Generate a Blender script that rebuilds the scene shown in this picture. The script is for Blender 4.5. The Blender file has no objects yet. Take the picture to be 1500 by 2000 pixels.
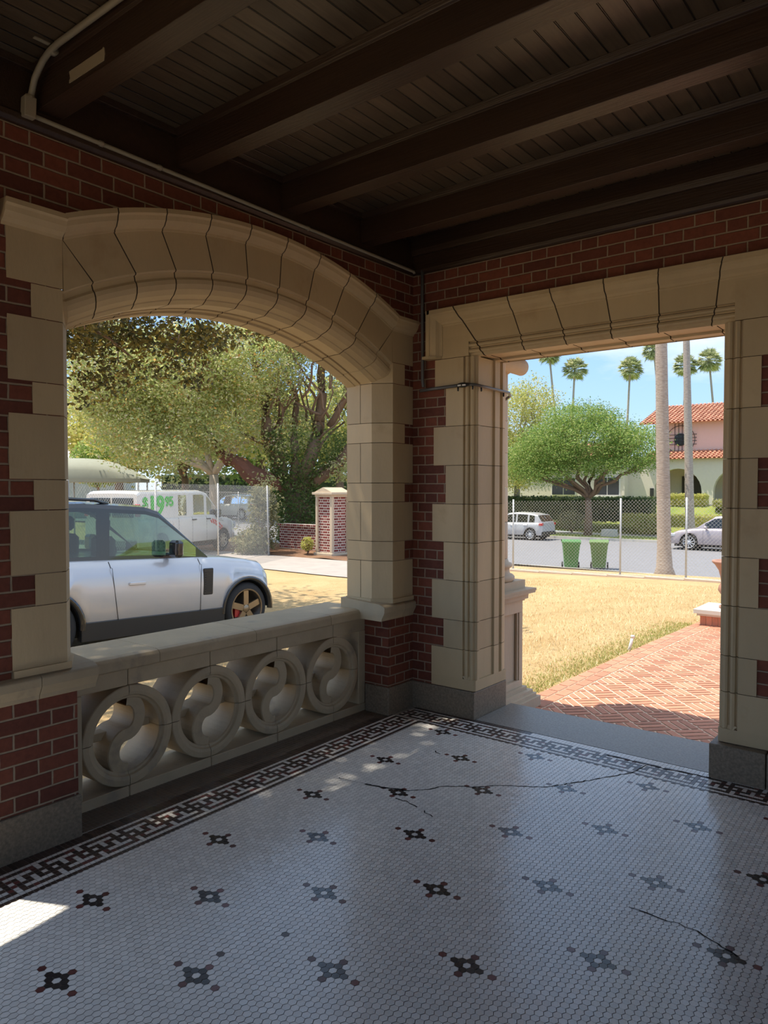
import bpy, bmesh, math, random
from math import sin, cos, pi, radians, sqrt, atan2, exp
from mathutils import Vector, Matrix, noise
R = random.Random(7)
scn = bpy.context.scene
COL = scn.collection

# ------------------------------------------------------------------ camera, sky, sun, exposure
cam = bpy.data.cameras.new('camera'); camo = bpy.data.objects.new('camera', cam); COL.objects.link(camo)
cam.sensor_fit = 'VERTICAL'; cam.sensor_height = 36; cam.sensor_width = 27; cam.lens = 1436/2000*36
cam.clip_start = 0.05; cam.clip_end = 600
camo.location = (0, 0, 1.55)
camo.rotation_euler = (radians(90-1.8), 0, radians(38.45))
scn.camera = camo
scn.view_settings.view_transform = 'Standard'; scn.view_settings.look = 'None'
scn.view_settings.gamma = 1; scn.view_settings.use_curve_mapping = False
scn.view_settings.exposure = 1.14
SUN_DIR = Vector((-.365, -.175, 1)).normalized()
sl = bpy.data.lights.new('sun', 'SUN'); sl.energy = 3.2; sl.angle = radians(.6); sl.color = (1, .91, .77)
so = bpy.data.objects.new('sun', sl); COL.objects.link(so)
so.rotation_euler = SUN_DIR.to_track_quat('Z', 'Y').to_euler(); so.location = (0, 0, 40)
SKY = 1.0
try:
    scn.cycles.max_bounces = 9; scn.cycles.diffuse_bounces = 6; scn.cycles.transparent_max_bounces = 12
    scn.cycles.sample_clamp_indirect = 6
except Exception: pass

class NT:
    def __init__(s, tree): s.t = tree; s.n = tree.nodes; s.l = tree.links
    def add(s, typ, **kw):
        nd = s.n.new(typ); ins = kw.pop('ins', {})
        for k, v in kw.items(): setattr(nd, k, v)
        for k, v in ins.items(): s.set(nd.inputs[k], v)
        return nd
    def set(s, sock, v):
        if hasattr(v, 'is_output') or isinstance(v, bpy.types.NodeSocket): s.l.new(v, sock)
        else: sock.default_value = v
    def m(s, op, a, b=None, c=None):
        nd = s.n.new('ShaderNodeMath'); nd.operation = op
        for i, v in enumerate((a, b, c)):
            if v is not None: s.set(nd.inputs[i], v)
        return nd.outputs[0]
    def mix(s, f, a, b, bt='MIX'):
        nd = s.n.new('ShaderNodeMixRGB'); nd.blend_type = bt
        s.set(nd.inputs[0], f); s.set(nd.inputs[1], a if not isinstance(a, tuple) else c4(a)); s.set(nd.inputs[2], b if not isinstance(b, tuple) else c4(b))
        return nd.outputs[0]
    def ramp(s, f, stops, interp='LINEAR'):
        nd = s.n.new('ShaderNodeValToRGB'); nd.color_ramp.interpolation = interp
        el = nd.color_ramp.elements
        while len(el) < len(stops): el.new(.5)
        for e, (p, c) in zip(el, stops): e.position = p; e.color = c4(c)
        s.set(nd.inputs[0], f); return nd.outputs[0]
    def noise(s, vec, scale, detail=3, rough=.6, out=0):
        nd = s.n.new('ShaderNodeTexNoise'); nd.inputs['Scale'].default_value = scale
        nd.inputs['Detail'].default_value = detail; nd.inputs['Roughness'].default_value = rough
        if vec is not None: s.l.new(vec, nd.inputs['Vector'])
        return nd.outputs[out]
def c4(c): return (c[0], c[1], c[2], 1) if len(c) == 3 else tuple(c)

# sky with soft clouds near the horizon
w = bpy.data.worlds.new('sky'); scn.world = w; w.use_nodes = True
nt = NT(w.node_tree); nt.n.clear()
tc = nt.add('ShaderNodeTexCoord'); sx = nt.add('ShaderNodeSeparateXYZ', ins={0: tc.outputs['Generated']})
elev = nt.m('MAXIMUM', sx.outputs[2], 0.0)
base = nt.ramp(elev, [(0, (.44, .52, .60)), (.10, (.26, .40, .60)), (.22, (.19, .33, .58)), (.55, (.28, .40, .60)), (.8, (.42, .50, .62)), (1, (.52, .56, .62))])
mp = nt.add('ShaderNodeMapping', ins={0: tc.outputs['Generated']}); mp.inputs['Scale'].default_value = (1.6, 1.6, 5.5)
cl = nt.ramp(nt.noise(mp.outputs[0], 2.2, 6, .55), [(.50, (0, 0, 0)), (.72, (1, 1, 1))])
clf = nt.m('MULTIPLY', cl, nt.ramp(elev, [(0, (1, 1, 1)), (.45, (.5, .5, .5)), (1, (.15, .15, .15))]))
colr = nt.mix(clf, base, (.54, .56, .60))
bg = nt.add('ShaderNodeBackground', ins={0: colr, 1: SKY})
wo = nt.add('ShaderNodeOutputWorld', ins={0: bg.outputs[0]})

# ------------------------------------------------------------------ materials
MATS = {}
def newmat(name):
    m = bpy.data.materials.new(name); m.use_nodes = True; t = NT(m.node_tree)
    p = t.n['Principled BSDF']; return m, t, p
def mk(name, col, rough=.6, metal=0, var=.12, scale=6, bump=0, bscale=None, island=0, spec=.5, coat=0, trans=None, streak=False, var2=None):
    if name in MATS: return MATS[name]
    m, t, p = newmat(name)
    tcn = t.add('ShaderNodeTexCoord'); vec = tcn.outputs['Object']
    if streak:
        mpn = t.add('ShaderNodeMapping', ins={0: vec}); mpn.inputs['Scale'].default_value = streak; vec = mpn.outputs[0]
    nz = t.noise(vec, scale, 4)
    f = t.m('MULTIPLY_ADD', nz, 2*var, 1-var)
    if island:
        g = t.add('ShaderNodeNewGeometry').outputs['Random Per Island']
        f = t.m('MULTIPLY', f, t.m('MULTIPLY_ADD', g, 2*island, 1-island))
    cc = t.mix(1.0, c4(col), f, 'MULTIPLY')
    if var2: # second colour in patches
        f2 = t.ramp(t.noise(tcn.outputs['Object'], var2[1], 5), [(var2[2], (0, 0, 0)), (var2[2]+.18, (1, 1, 1))])
        cc = t.mix(f2, cc, c4(var2[0]))
    t.set(p.inputs['Base Color'], cc); p.inputs['Roughness'].default_value = rough; p.inputs['Metallic'].default_value = metal
    p.inputs['Specular IOR Level'].default_value = spec; p.inputs['Coat Weight'].default_value = coat
    if bump:
        b = t.add('ShaderNodeBump', ins={'Strength': .6, 'Distance': bump, 'Height': t.noise(vec, bscale or scale*4, 4)})
        t.set(p.inputs['Normal'], b.outputs[0])
    MATS[name] = m; return m

def brick_mat(name, c1, c2, mortar, course=.0660, z0=1.19, P=.325, st=.213, jt=.009, u0=0.0, rough=.7):
    """flemish bond by object coordinates"""
    m, t, p = newmat(name)
    tcn = t.add('ShaderNodeTexCoord'); s = t.add('ShaderNodeSeparateXYZ', ins={0: tcn.outputs['Object']})
    g = t.add('ShaderNodeNewGeometry'); sn = t.add('ShaderNodeSeparateXYZ', ins={0: g.outputs['Normal']})
    isx = t.m('GREATER_THAN', t.m('ABSOLUTE', sn.outputs[0]), .6)
    u = t.m('ADD', t.m('MULTIPLY', isx, s.outputs[1]), t.m('MULTIPLY', t.m('SUBTRACT', 1.0, isx), s.outputs[0]))
    wob = t.m('MULTIPLY', t.m('SUBTRACT', t.noise(tcn.outputs['Object'], 14, 2), .5), .006)
    u = t.m('ADD', t.m('ADD', u, 50+u0), wob)
    v = t.m('DIVIDE', t.m('ADD', t.m('SUBTRACT', s.outputs[2], z0), t.m('MULTIPLY', t.m('SUBTRACT', t.noise(tcn.outputs['Object'], 9, 2), .5), .005)), course)
    row = t.m('FLOOR', v); fv = t.m('SUBTRACT', v, row)
    odd = t.m('FLOORED_MODULO', row, 2.0)
    uu = t.m('ADD', u, t.m('MULTIPLY', odd, P/2))
    k = t.m('FLOOR', t.m('DIVIDE', uu, P)); fu = t.m('SUBTRACT', uu, t.m('MULTIPLY', k, P))
    hd = t.m('GREATER_THAN', fu, st+jt)
    du = t.m('MINIMUM', fu, t.m('ABSOLUTE', t.m('SUBTRACT', fu, st+jt)))
    du = t.m('MINIMUM', du, t.m('SUBTRACT', P, fu))
    dv = t.m('MULTIPLY', t.m('MINIMUM', fv, t.m('SUBTRACT', 1.0, fv)), course)
    d = t.m('MINIMUM', du, dv)
    mask = t.add('ShaderNodeMapRange', ins={0: d, 1: jt*.35, 2: jt*.62}).outputs[0]
    cb = t.add('ShaderNodeCombineXYZ', ins={0: k, 1: row, 2: hd})
    wn = t.add('ShaderNodeTexWhiteNoise', noise_dimensions='3D', ins={'Vector': cb.outputs[0]}).outputs['Value']
    nz = t.noise(tcn.outputs['Object'], 35, 4)
    colb = t.mix(wn, c4(c1), c4(c2))
    colb = t.mix(1.0, colb, t.m('MULTIPLY_ADD', nz, .7, .65), 'MULTIPLY')
    mcol = t.mix(1.0, c4(mortar), t.m('MULTIPLY_ADD', nz, .5, .75), 'MULTIPLY')
    t.set(p.inputs['Base Color'], t.mix(mask, mcol, colb)); p.inputs['Roughness'].default_value = rough; p.inputs['Specular IOR Level'].default_value = .25
    h = t.m('ADD', t.m('MULTIPLY', mask, 1.0), t.m('MULTIPLY', nz, .25))
    b = t.add('ShaderNodeBump', ins={'Strength': .8, 'Distance': .006, 'Height': h}); t.set(p.inputs['Normal'], b.outputs[0])
    return m

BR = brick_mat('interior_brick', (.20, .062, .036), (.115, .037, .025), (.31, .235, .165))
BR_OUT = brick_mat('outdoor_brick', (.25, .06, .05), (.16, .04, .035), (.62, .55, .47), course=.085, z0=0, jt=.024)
STONE = mk('buff_terracotta', (.52, .40, .235), .60, var=.16, scale=5, bump=.002, bscale=60, island=.10, streak=(1, 1, .35), var2=((.42, .30, .165), 3.0, .60))
STONE_OUT = mk('weathered_stone', (.52, .42, .30), .75, var=.2, scale=5, bump=.003, bscale=50, island=.10, streak=(1, 1, .3))
COPE = mk('coping_stone', (.45, .355, .225), .6, var=.22, scale=6, bump=.002, bscale=60, island=.08, var2=((.26, .22, .17), 4.5, .60))
JOINT = mk('dark_joint', (.10, .072, .045), .9, var=.2)
GRANB = mk('brown_granite', (.21, .165, .115), .55, var=.75, scale=75, bump=.001, bscale=200)
GRAN = mk('granite', (.25, .235, .21), .42, var=.75, scale=85, bump=.001, bscale=200)
WOOD_D = mk('dark_oak', (.040, .022, .014), .36, var=.45, scale=5, bump=.003, bscale=22, streak=(.25, 6, 6))
def wood_boards():
    m, t, p = newmat('oak_boards')
    tcn = t.add('ShaderNodeTexCoord'); s = t.add('ShaderNodeSeparateXYZ', ins={0: tcn.outputs['Object']})
    W = .083
    v = t.m('DIVIDE', t.m('ADD', s.outputs[0], 20.0), W); k = t.m('FLOOR', v); f = t.m('SUBTRACT', v, k)
    d = t.m('MINIMUM', f, t.m('SUBTRACT', 1.0, f))
    mask = t.add('ShaderNodeMapRange', ins={0: d, 1: .02, 2: .06}).outputs[0]
    wn = t.add('ShaderNodeTexWhiteNoise', noise_dimensions='1D', ins={'W': k}).outputs['Value']
    mpn = t.add('ShaderNodeMapping', ins={0: tcn.outputs['Object']}); mpn.inputs['Scale'].default_value = (9, .9, 1)
    nz = t.noise(mpn.outputs[0], 6, 5, .65)
    c = t.mix(wn, c4((.055, .037, .024)), c4((.11, .078, .050)))
    c = t.mix(1.0, c, t.m('MULTIPLY_ADD', nz, 1.2, .4), 'MULTIPLY')
    t.set(p.inputs['Base Color'], t.mix(mask, c4((.008, .006, .005)), c)); p.inputs['Roughness'].default_value = .38
    b = t.add('ShaderNodeBump', ins={'Strength': .7, 'Distance': .006, 'Height': t.m('ADD', mask, t.m('MULTIPLY', nz, .3))}); t.set(p.inputs['Normal'], b.outputs[0])
    return m
BOARDS = wood_boards()
TW = mk('tile_white', (.86, .84, .79), .21, var=.10, scale=3, island=.07, spec=.5)
TB = mk('tile_black', (.035, .032, .033), .22, var=.2, island=.2)
TR = mk('tile_oxblood', (.15, .045, .04), .3, var=.2, island=.3)
TBR = mk('tile_brown', (.065, .040, .032), .32, var=.25, island=.45)
TG = mk('tile_grout', (.42, .40, .365), .8, var=.2, scale=30)
TE = mk('tile_edge_buff', (.17, .135, .105), .5, var=.25, island=.2)
PIPE = mk('painted_conduit', (.30, .26, .19), .5, var=.1)
PIPE_D = mk('dark_conduit', (.12, .12, .12), .4, var=.1)
TAPE = mk('masking_tape', (.31, .25, .165), .8)
BLACK = mk('black_plastic', (.02, .02, .02), .35, var=.05)
CRACK = mk('crack_shadow_gap', (.012, .01, .01), .95, var=.05)

def grass_mat(name, a, b, c):
    m, t, p = newmat(name)
    tcn = t.add('ShaderNodeTexCoord'); v = tcn.outputs['Object']
    n1 = t.noise(v, 1.1, 6, .65); n2 = t.noise(v, 45, 4, .7); n3 = t.noise(v, .35, 3)
    cc = t.mix(t.ramp(n1, [(.35, (0, 0, 0)), (.7, (1, 1, 1))]), c4(a), c4(b))
    cc = t.mix(t.ramp(n3, [(.6, (0, 0, 0)), (.78, (1, 1, 1))]), cc, c4(c))
    cc = t.mix(1.0, cc, t.m('MULTIPLY_ADD', n2, 1.1, .45), 'MULTIPLY')
    t.set(p.inputs['Base Color'], cc); p.inputs['Roughness'].default_value = .95; p.inputs['Specular IOR Level'].default_value = .15
    bb = t.add('ShaderNodeBump', ins={'Strength': 1, 'Distance': .05, 'Height': n2}); t.set(p.inputs['Normal'], bb.outputs[0])
    return m
LAWN = grass_mat('dry_lawn', (.76, .55, .29), (.62, .42, .20), (.50, .40, .20))
GREENLAWN = grass_mat('green_lawn', (.25, .33, .07), (.35, .36, .10), (.18, .26, .06))
DIRT = grass_mat('leaf_litter_dirt', (.34, .20, .12), (.25, .14, .09), (.42, .27, .16))
ASPH = mk('asphalt', (.20, .20, .215), .85, var=.15, scale=3, bump=.004, bscale=90)
DRIVE = mk('concrete_drive', (.36, .32, .29), .85, var=.25, scale=2.5, bump=.004, bscale=60)
CONC = mk('pale_concrete', (.55, .52, .46), .85, var=.12, scale=2)
PAVER = mk('path_brick', (.50, .215, .13), .8, var=.18, scale=20, island=.16, bump=.002, bscale=120)
PMORT = mk('path_mortar', (.80, .60, .44), .9, var=.12, scale=20)

def leaf_mat(name, stops, tr=.45):
    m = bpy.data.materials.new(name); m.use_nodes = True; t = NT(m.node_tree); t.n.clear()
    g = t.add('ShaderNodeNewGeometry').outputs['Random Per Island']
    c = t.ramp(g, stops, 'LINEAR')
    d = t.add('ShaderNodeBsdfPrincipled', ins={'Base Color': c, 'Roughness': .55, 'Specular IOR Level': .35})
    tl = t.add('ShaderNodeBsdfTranslucent', ins={0: c})
    mx = t.add('ShaderNodeMixShader', ins={0: tr, 1: d.outputs[0], 2: tl.outputs[0]})
    t.add('ShaderNodeOutputMaterial', ins={0: mx.outputs[0]}); return m
LF_BIG = leaf_mat('pale_green_leaves', [(0, (.30, .38, .13)), (.3, (.48, .55, .18)), (.55, (.66, .66, .34)), (.75, (.42, .47, .20)), (.9, (.60, .52, .40)), (.96, (.78, .62, .18)), (1, (.72, .32, .12))], .5)
LF_SHADED = leaf_mat('shaded_olive_leaves', [(0, (.045, .045, .012)), (.35, (.08, .075, .018)), (.6, (.14, .11, .022)), (.85, (.26, .20, .03)), (1, (.11, .06, .022))], .3)  # dark tones put the backlit shade of the hanging sprays into the leaf colour
LF_ST = leaf_mat('street_tree_leaves', [(0, (.13, .24, .05)), (.4, (.24, .36, .08)), (.7, (.34, .44, .12)), (1, (.46, .47, .17))])
LF_IVY = leaf_mat('ivy_leaves', [(0, (.06, .12, .03)), (.5, (.14, .22, .06)), (1, (.27, .30, .10))])
LF_SHR = leaf_mat('grey_green_leaves', [(0, (.16, .17, .09)), (.5, (.28, .28, .15)), (1, (.42, .38, .2))])
LF_HEDGE = leaf_mat('hedge_leaves', [(0, (.03, .06, .03)), (.5, (.07, .11, .05)), (1, (.16, .20, .08))])
LF_YEL = leaf_mat('yellow_green_leaves', [(0, (.36, .40, .10)), (.5, (.5, .5, .14)), (1, (.6, .52, .2))])
LF_PALM = leaf_mat('palm_leaves', [(0, (.22, .27, .12)), (.5, (.46, .50, .26)), (1, (.66, .62, .42))], .4)
LF_DRYG = leaf_mat('dry_grass_blades', [(0, (.50, .34, .15)), (.5, (.76, .58, .31)), (1, (.85, .74, .48))], .4)
LF_GRNG = leaf_mat('green_grass_blades', [(0, (.22, .26, .06)), (.5, (.36, .37, .10)), (1, (.5, .42, .16))], .3)
BARK = mk('brown_bark', (.20, .13, .085), .9, var=.35, scale=6, bump=.03, bscale=14, streak=(3, 3, .6))
BARKR = mk('reddish_bark', (.17, .075, .048), .9, var=.35, scale=6, bump=.03, bscale=14)
BARKP = mk('pale_bark', (.42, .36, .29), .9, var=.25, scale=6, bump=.02, bscale=18)
def palm_bark():
    m, t, p = newmat('palm_bark')
    tcn = t.add('ShaderNodeTexCoord'); mpn = t.add('ShaderNodeMapping', ins={0: tcn.outputs['Object']}); mpn.inputs['Scale'].default_value = (2, 2, 11)
    nz = t.noise(mpn.outputs[0], 3, 5, .7)
    t.set(p.inputs['Base Color'], t.ramp(nz, [(.3, (.25, .20, .165)), (.7, (.47, .40, .34))])); p.inputs['Roughness'].default_value = .95
    b = t.add('ShaderNodeBump', ins={'Strength': .8, 'Distance': .03, 'Height': nz}); t.set(p.inputs['Normal'], b.outputs[0]); return m
PBARK = palm_bark()
def paint(name, col, rough=.25, metal=0, coat=.8): return mk(name, col, rough, metal, var=.02, coat=coat)
def glass_mat(name, tint, tr, rough=.02):
    m = bpy.data.materials.new(name); m.use_nodes = True; t = NT(m.node_tree); t.n.clear()
    a = t.add('ShaderNodeBsdfTransparent', ins={0: c4(tint)}); d = t.add('ShaderNodeBsdfDiffuse', ins={0: (.015, .02, .02, 1)})
    gl = t.add('ShaderNodeBsdfGlossy', ins={0: (1, 1, 1, 1), 'Roughness': rough})
    m1 = t.add('ShaderNodeMixShader', ins={0: tr, 1: d.outputs[0], 2: a.outputs[0]})
    fr = t.add('ShaderNodeFresnel', ins={'IOR': 1.6}); m2 = t.add('ShaderNodeMixShader', ins={0: fr.outputs[0], 1: m1.outputs[0], 2: gl.outputs[0]})
    t.add('ShaderNodeOutputMaterial', ins={0: m2.outputs[0]}); return m
GL_CLEAR = glass_mat('clear_car_glass', (.42, .58, .49), .88)
GL_DARK = glass_mat('tinted_glass', (.3, .35, .35), .25)
WHITE = paint('white_paint', (.68, .68, .66)); SILVER = paint('silver_paint', (.60, .60, .61), .28, .25)
SILVER2 = paint('pale_silver_paint', (.55, .55, .56), .3, .2); MAUVE = paint('mauve_silver_paint', (.46, .40, .42), .3, .2)
CARBLK = paint('gloss_black', (.012, .014, .018), .12); TYRE = mk('tyre_rubber', (.025, .024, .023), .8, var=.2, scale=20)
RIM = mk('alloy_rim', (.55, .5, .42), .3, .8, var=.05); RIMD = mk('dark_rim', (.07, .06, .05), .35, .6)
REDL = paint('red_lens', (.55, .03, .03)); REDP = mk('red_print', (.62, .06, .05), .4); GREENP = mk('green_print', (.06, .48, .07), .4)
LENS = paint('clear_lens', (.6, .62, .65)); DKIN = mk('dark_interior', (.05, .05, .052), .8)
GALV = mk('galvanised_steel', (.50, .50, .49), .45, .35, var=.1, scale=20)
BING = mk('green_bin_plastic', (.06, .20, .05), .55, var=.1); BING2 = mk('olive_bin_plastic', (.11, .21, .055), .55, var=.1)
PINK = mk('pink_stucco', (.74, .50, .41), .9, var=.05, bump=.01, bscale=30); CREAM = mk('cream_stucco', (.62, .565, .475), .9, var=.06, bump=.01, bscale=30)
ROOFT = mk('terracotta_roof_tile', (.56, .27, .17), .85, var=.2, scale=4, island=.25)
DKWIN = mk('dark_window', (.03, .032, .035), .15, var=.1); IRON = mk('wrought_iron', (.03, .03, .03), .5)
WTRIM = mk('white_trim', (.72, .70, .66), .6, var=.03); GREYROOF = mk('grey_shingle', (.50, .47, .43), .9, var=.1, scale=10)
SAGE = mk('sage_siding', (.36, .40, .36), .8, var=.05); CANV = mk('grey_green_canvas', (.27, .28, .22), .8, var=.08)
TERRA = mk('urn_terracotta', (.40, .22, .16), .75, var=.3, scale=8, bump=.004, bscale=30)
ORANGE = mk('cone_red', (.62, .09, .045), .5)

# ------------------------------------------------------------------ mesh builder
OFF = {}
class MB:
    def __init__(s): s.v = []; s.f = []; s.mi = []; s.sm = []
    def add(s, vs, fs, mi=0, smooth=False):
        b = len(s.v); s.v += [tuple(v) for v in vs]
        for f in fs: s.f.append(tuple(b+i for i in f)); s.mi.append(mi); s.sm.append(smooth)
    def box(s, x0, x1, y0, y1, z0, z1, mi=0, b=0):
        if b:
            pts = []
            s.prism([(x0+b, y0), (x1-b, y0), (x1, y0+b), (x1, y1-b), (x1-b, y1), (x0+b, y1), (x0, y1-b), (x0, y0+b)], 'z', z0, z1, mi, inset=b); return
        s.add([(x0, y0, z0), (x1, y0, z0), (x1, y1, z0), (x0, y1, z0), (x0, y0, z1), (x1, y0, z1), (x1, y1, z1), (x0, y1, z1)],
              [(0, 3, 2, 1), (4, 5, 6, 7), (0, 1, 5, 4), (1, 2, 6, 5), (2, 3, 7, 6), (3, 0, 4, 7)], mi)
    def obox(s, c, u, v, w, mi=0):
        c, u, v, w = map(Vector, (c, u, v, w)); P = [c+a*u+b*v+d*w for d in (-1, 1) for a, b in ((-1, -1), (1, -1), (1, 1), (-1, 1))]
        s.add(P, [(0, 3, 2, 1), (4, 5, 6, 7), (0, 1, 5, 4), (1, 2, 6, 5), (2, 3, 7, 6), (3, 0, 4, 7)], mi)
    def prism(s, poly, ax, a, b, mi=0, inset=0, smooth=False):
        n = len(poly)
        def P(p, h): return {'z': (p[0], p[1], h), 'x': (h, p[0], p[1]), 'y': (p[0], h, p[1])}[ax]
        rings = [[P(p, a) for p in poly], [P(p, b) for p in poly]]
        if inset:
            cx = sum(p[0] for p in poly)/n; cy = sum(p[1] for p in poly)/n
            sh = [(cx+(p[0]-cx)*(1-inset/max(abs(p[0]-cx), inset*2)), cy+(p[1]-cy)*(1-inset/max(abs(p[1]-cy), inset*2))) for p in poly]
            rings = [[P(p, a) for p in sh], [P(p, a+inset) for p in poly], [P(p, b-inset) for p in poly], [P(p, b) for p in sh]]
        vs = [v for r in rings for v in r]; fs = []
        for k in range(len(rings)-1):
            for i in range(n): j = (i+1) % n; fs.append((k*n+i, k*n+j, (k+1)*n+j, (k+1)*n+i))
        s.add(vs, fs, mi, smooth); m = (len(rings)-1)*n
        s.add(rings[0], [tuple(range(n))[::-1]], mi); s.add(rings[-1], [tuple(range(n))], mi)
    def tube(s, pts, r, n=8, mi=0, cap=True, smooth=True):
        pts = [Vector(p) for p in pts]; rs = r if isinstance(r, (list, tuple)) else [r]*len(pts)
        vs = []; up = Vector((0, 0, 1))
        for i, p in enumerate(pts):
            d = (pts[min(i+1, len(pts)-1)]-pts[max(i-1, 0)])
            if d.length < 1e-9: d = Vector((0, 0, 1))
            d.normalize()
            a = d.cross(up) if abs(d.z) < .95 else d.cross(Vector((0, 1, 0)))
            a.normalize(); b = d.cross(a)
            for k in range(n): t = 2*pi*k/n; vs.append(p+(a*cos(t)+b*sin(t))*rs[i])
        fs = [(i*n+k, i*n+(k+1) % n, (i+1)*n+(k+1) % n, (i+1)*n+k) for i in range(len(pts)-1) for k in range(n)]
        if cap: fs += [tuple(range(n))[::-1], tuple((len(pts)-1)*n+k for k in range(n))]
        s.add(vs, fs, mi, smooth)
    def lathe(s, prof, c=(0, 0, 0), n=24, mi=0, ax='z', smooth=True, cap=True):
        vs = []
        for r, h in prof:
            for k in range(n):
                t = 2*pi*k/n; a, b = r*cos(t), r*sin(t)
                p = {'z': (a, b, h), 'x': (h, a, b), 'y': (a, h, b)}[ax]; vs.append((p[0]+c[0], p[1]+c[1], p[2]+c[2]))
        m = len(prof); fs = [(i*n+k, i*n+(k+1) % n, (i+1)*n+(k+1) % n, (i+1)*n+k) for i in range(m-1) for k in range(n)]
        if cap: fs += [tuple(range(n))[::-1], tuple((m-1)*n+k for k in range(n))]
        s.add(vs, fs, mi, smooth)
    def grid(s, rows, mi=0, smooth=True, closed=False, mfun=None):
        n = len(rows[0]); vs = [v for r in rows for v in r]
        b = len(s.v); s.v += [tuple(v) for v in vs]
        for i in range(len(rows)-1):
            for j in range(n if closed else n-1):
                k = (j+1) % n
                s.f.append((b+i*n+j, b+i*n+k, b+(i+1)*n+k, b+(i+1)*n+j)); s.mi.append(mfun(i, j) if mfun else mi); s.sm.append(smooth)
    def build(s, name, mats, parent=None, local=False, bevel=0, angle=35, recalc=False):
        me = bpy.data.meshes.new(name)
        off = Vector((0, 0, 0))
        if parent is not None and not local: off = OFF.get(parent.name, Vector((0, 0, 0)))
        me.from_pydata([(v[0]-off[0], v[1]-off[1], v[2]-off[2]) for v in s.v], [], s.f)
        for m in (mats if isinstance(mats, (list, tuple)) else [mats]): me.materials.append(m)
        me.polygons.foreach_set('material_index', s.mi); me.polygons.foreach_set('use_smooth', s.sm)
        if recalc:
            bm = bmesh.new(); bm.from_mesh(me); bmesh.ops.recalc_face_normals(bm, faces=bm.faces); bm.to_mesh(me); bm.free()
        me.update()
        o = bpy.data.objects.new(name, me); COL.objects.link(o)
        if parent is not None: o.parent = parent; OFF[o.name] = off if not local else Vector((0, 0, 0))
        if bevel:
            md = o.modifiers.new('bevel', 'BEVEL'); md.width = bevel; md.segments = 2; md.limit_method = 'ANGLE'; md.angle_limit = radians(angle)
            md.harden_normals = False
        return o
def tag(o, label, cat, group=None, kind=None):
    if label: o['label'] = label
    if cat: o['category'] = cat
    if group: o['group'] = group
    if kind: o['kind'] = kind
    return o
def struct(o): o['kind'] = 'structure'; return o
def thing(name, loc, label, cat, group=None, rz=0):
    o = bpy.data.objects.new(name, None); COL.objects.link(o); o.location = loc; o.rotation_euler = (0, 0, rz)
    o.empty_display_size = .1
    OFF[o.name] = Vector(loc); return tag(o, label, cat, group)
def copy_thing(src, loc, rz, label, scale=1):
    def cp(o, parent):
        c = o.copy(); COL.objects.link(c); c.parent = parent
        for ch in [x for x in list(COL.objects) if x.parent == o]: cp(ch, c)
        return c
    c = cp(src, None); c.location = loc; c.rotation_euler = (0, 0, rz); c.scale = (scale,)*3; c['label'] = label
    return c

# ------------------------------------------------------------------ terrain
def sm(t): t = max(0., min(1., t)); return t*t*(3-2*t)
def g(x, y):
    dx = max(0., -3.5-x); dy = max(0., min(y, 17.9)-4.9)
    a = .44*(1-exp(-dx/3.)); b = .0024*dy*dy
    z = -.155-(a**3+b**3)**(1/3.)
    if y > 18.2:
        zs = -1.42+.8*sm((-x-22)/14.)
        z = z+(zs-z)*sm((y-18.2)/6.6)
    return z

def patch(name, x0, x1, y0, y1, nx, ny, mat, dz=0.0, fn=g):
    mb = MB(); rows = [[(x0+(x1-x0)*i/nx, y0+(y1-y0)*j/ny, fn(x0+(x1-x0)*i/nx, y0+(y1-y0)*j/ny)+dz) for i in range(nx+1)] for j in range(ny+1)]
    mb.grid(rows); return mb.build(name, mat)
struct(patch('ground_lawn', -62, 26, -24, 25.2, 176, 98, LAWN))
struct(patch('ground_street', -62, 26, 25.2, 41, 44, 8, ASPH, dz=.0))
def bank(x, y):
    z0 = g(x, 41)+.13
    return z0+(.45-z0)*sm((y-46.5)/3.5)
struct(patch('ground_verge', -62, 26, 41, 44, 44, 3, GREENLAWN, fn=bank))
struct(patch('sidewalk', -62, 26, 44, 46, 44, 2, CONC, fn=bank))
struct(patch('ground_far', -160, 60, 46, 150, 44, 52, GREENLAWN, fn=bank))
mb = MB()
for i in range(44):
    x0 = -62+2*i; x1 = x0+2
    mb.add([(x0, 41, g(x0, 41)), (x1, 41, g(x1, 41)), (x1, 41, bank(x1, 41)+.01), (x0, 41, bank(x0, 41)+.01), (x0, 41.18, bank(x0, 41)+.01), (x1, 41.18, bank(x1, 41)+.01)], [(0, 1, 2, 3), (3, 2, 5, 4)])
struct(mb.build('kerb_far', CONC))
mb = MB()
for i in range(50):
    x0 = -60+1.5*i; x1 = x0+1.5
    mb.add([(x0, 25.35, g(x0, 25.35)), (x1, 25.35, g(x1, 25.35)), (x1, 25.2, g(x1, 25.2)+.10), (x0, 25.2, g(x0, 25.2)+.10), (x0, 25.0, g(x0, 25.0)+.11), (x1, 25.0, g(x1, 25)+.11)], [(0, 1, 2, 3), (3, 2, 5, 4)])
struct(mb.build('kerb_near', CONC))
# concrete driveway that crosses the yard, bare earth round the trees
mb = MB(); rows = []
for i in range(41):
    x = -11.3-21*i/40; yc = 15.0-.0*(x+15)
    y0, y1 = 13.2+.35*sin(x*.7)*.3, 16.6
    
    rows.append([(x, y0+(y1-y0)*j/4, g(x, y0+(y1-y0)*j/4)+.022) for j in range(5)])
mb.grid(rows); struct(mb.build('driveway', DRIVE))
mb = MB(); rows = []
for i in range(25):
    x = -26+12.5*i/24; rows.append([(x, 16.62+(6.2)*j/10, g(x, 16.62+6.2*j/10)+.03+.22*sin(pi*i/24)*sin(pi*j/10)+.05*noise.noise(Vector((x, j, 0)))) for j in range(11)])
mb.grid(rows); struct(mb.build('ground_bare_earth', DIRT))

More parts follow.
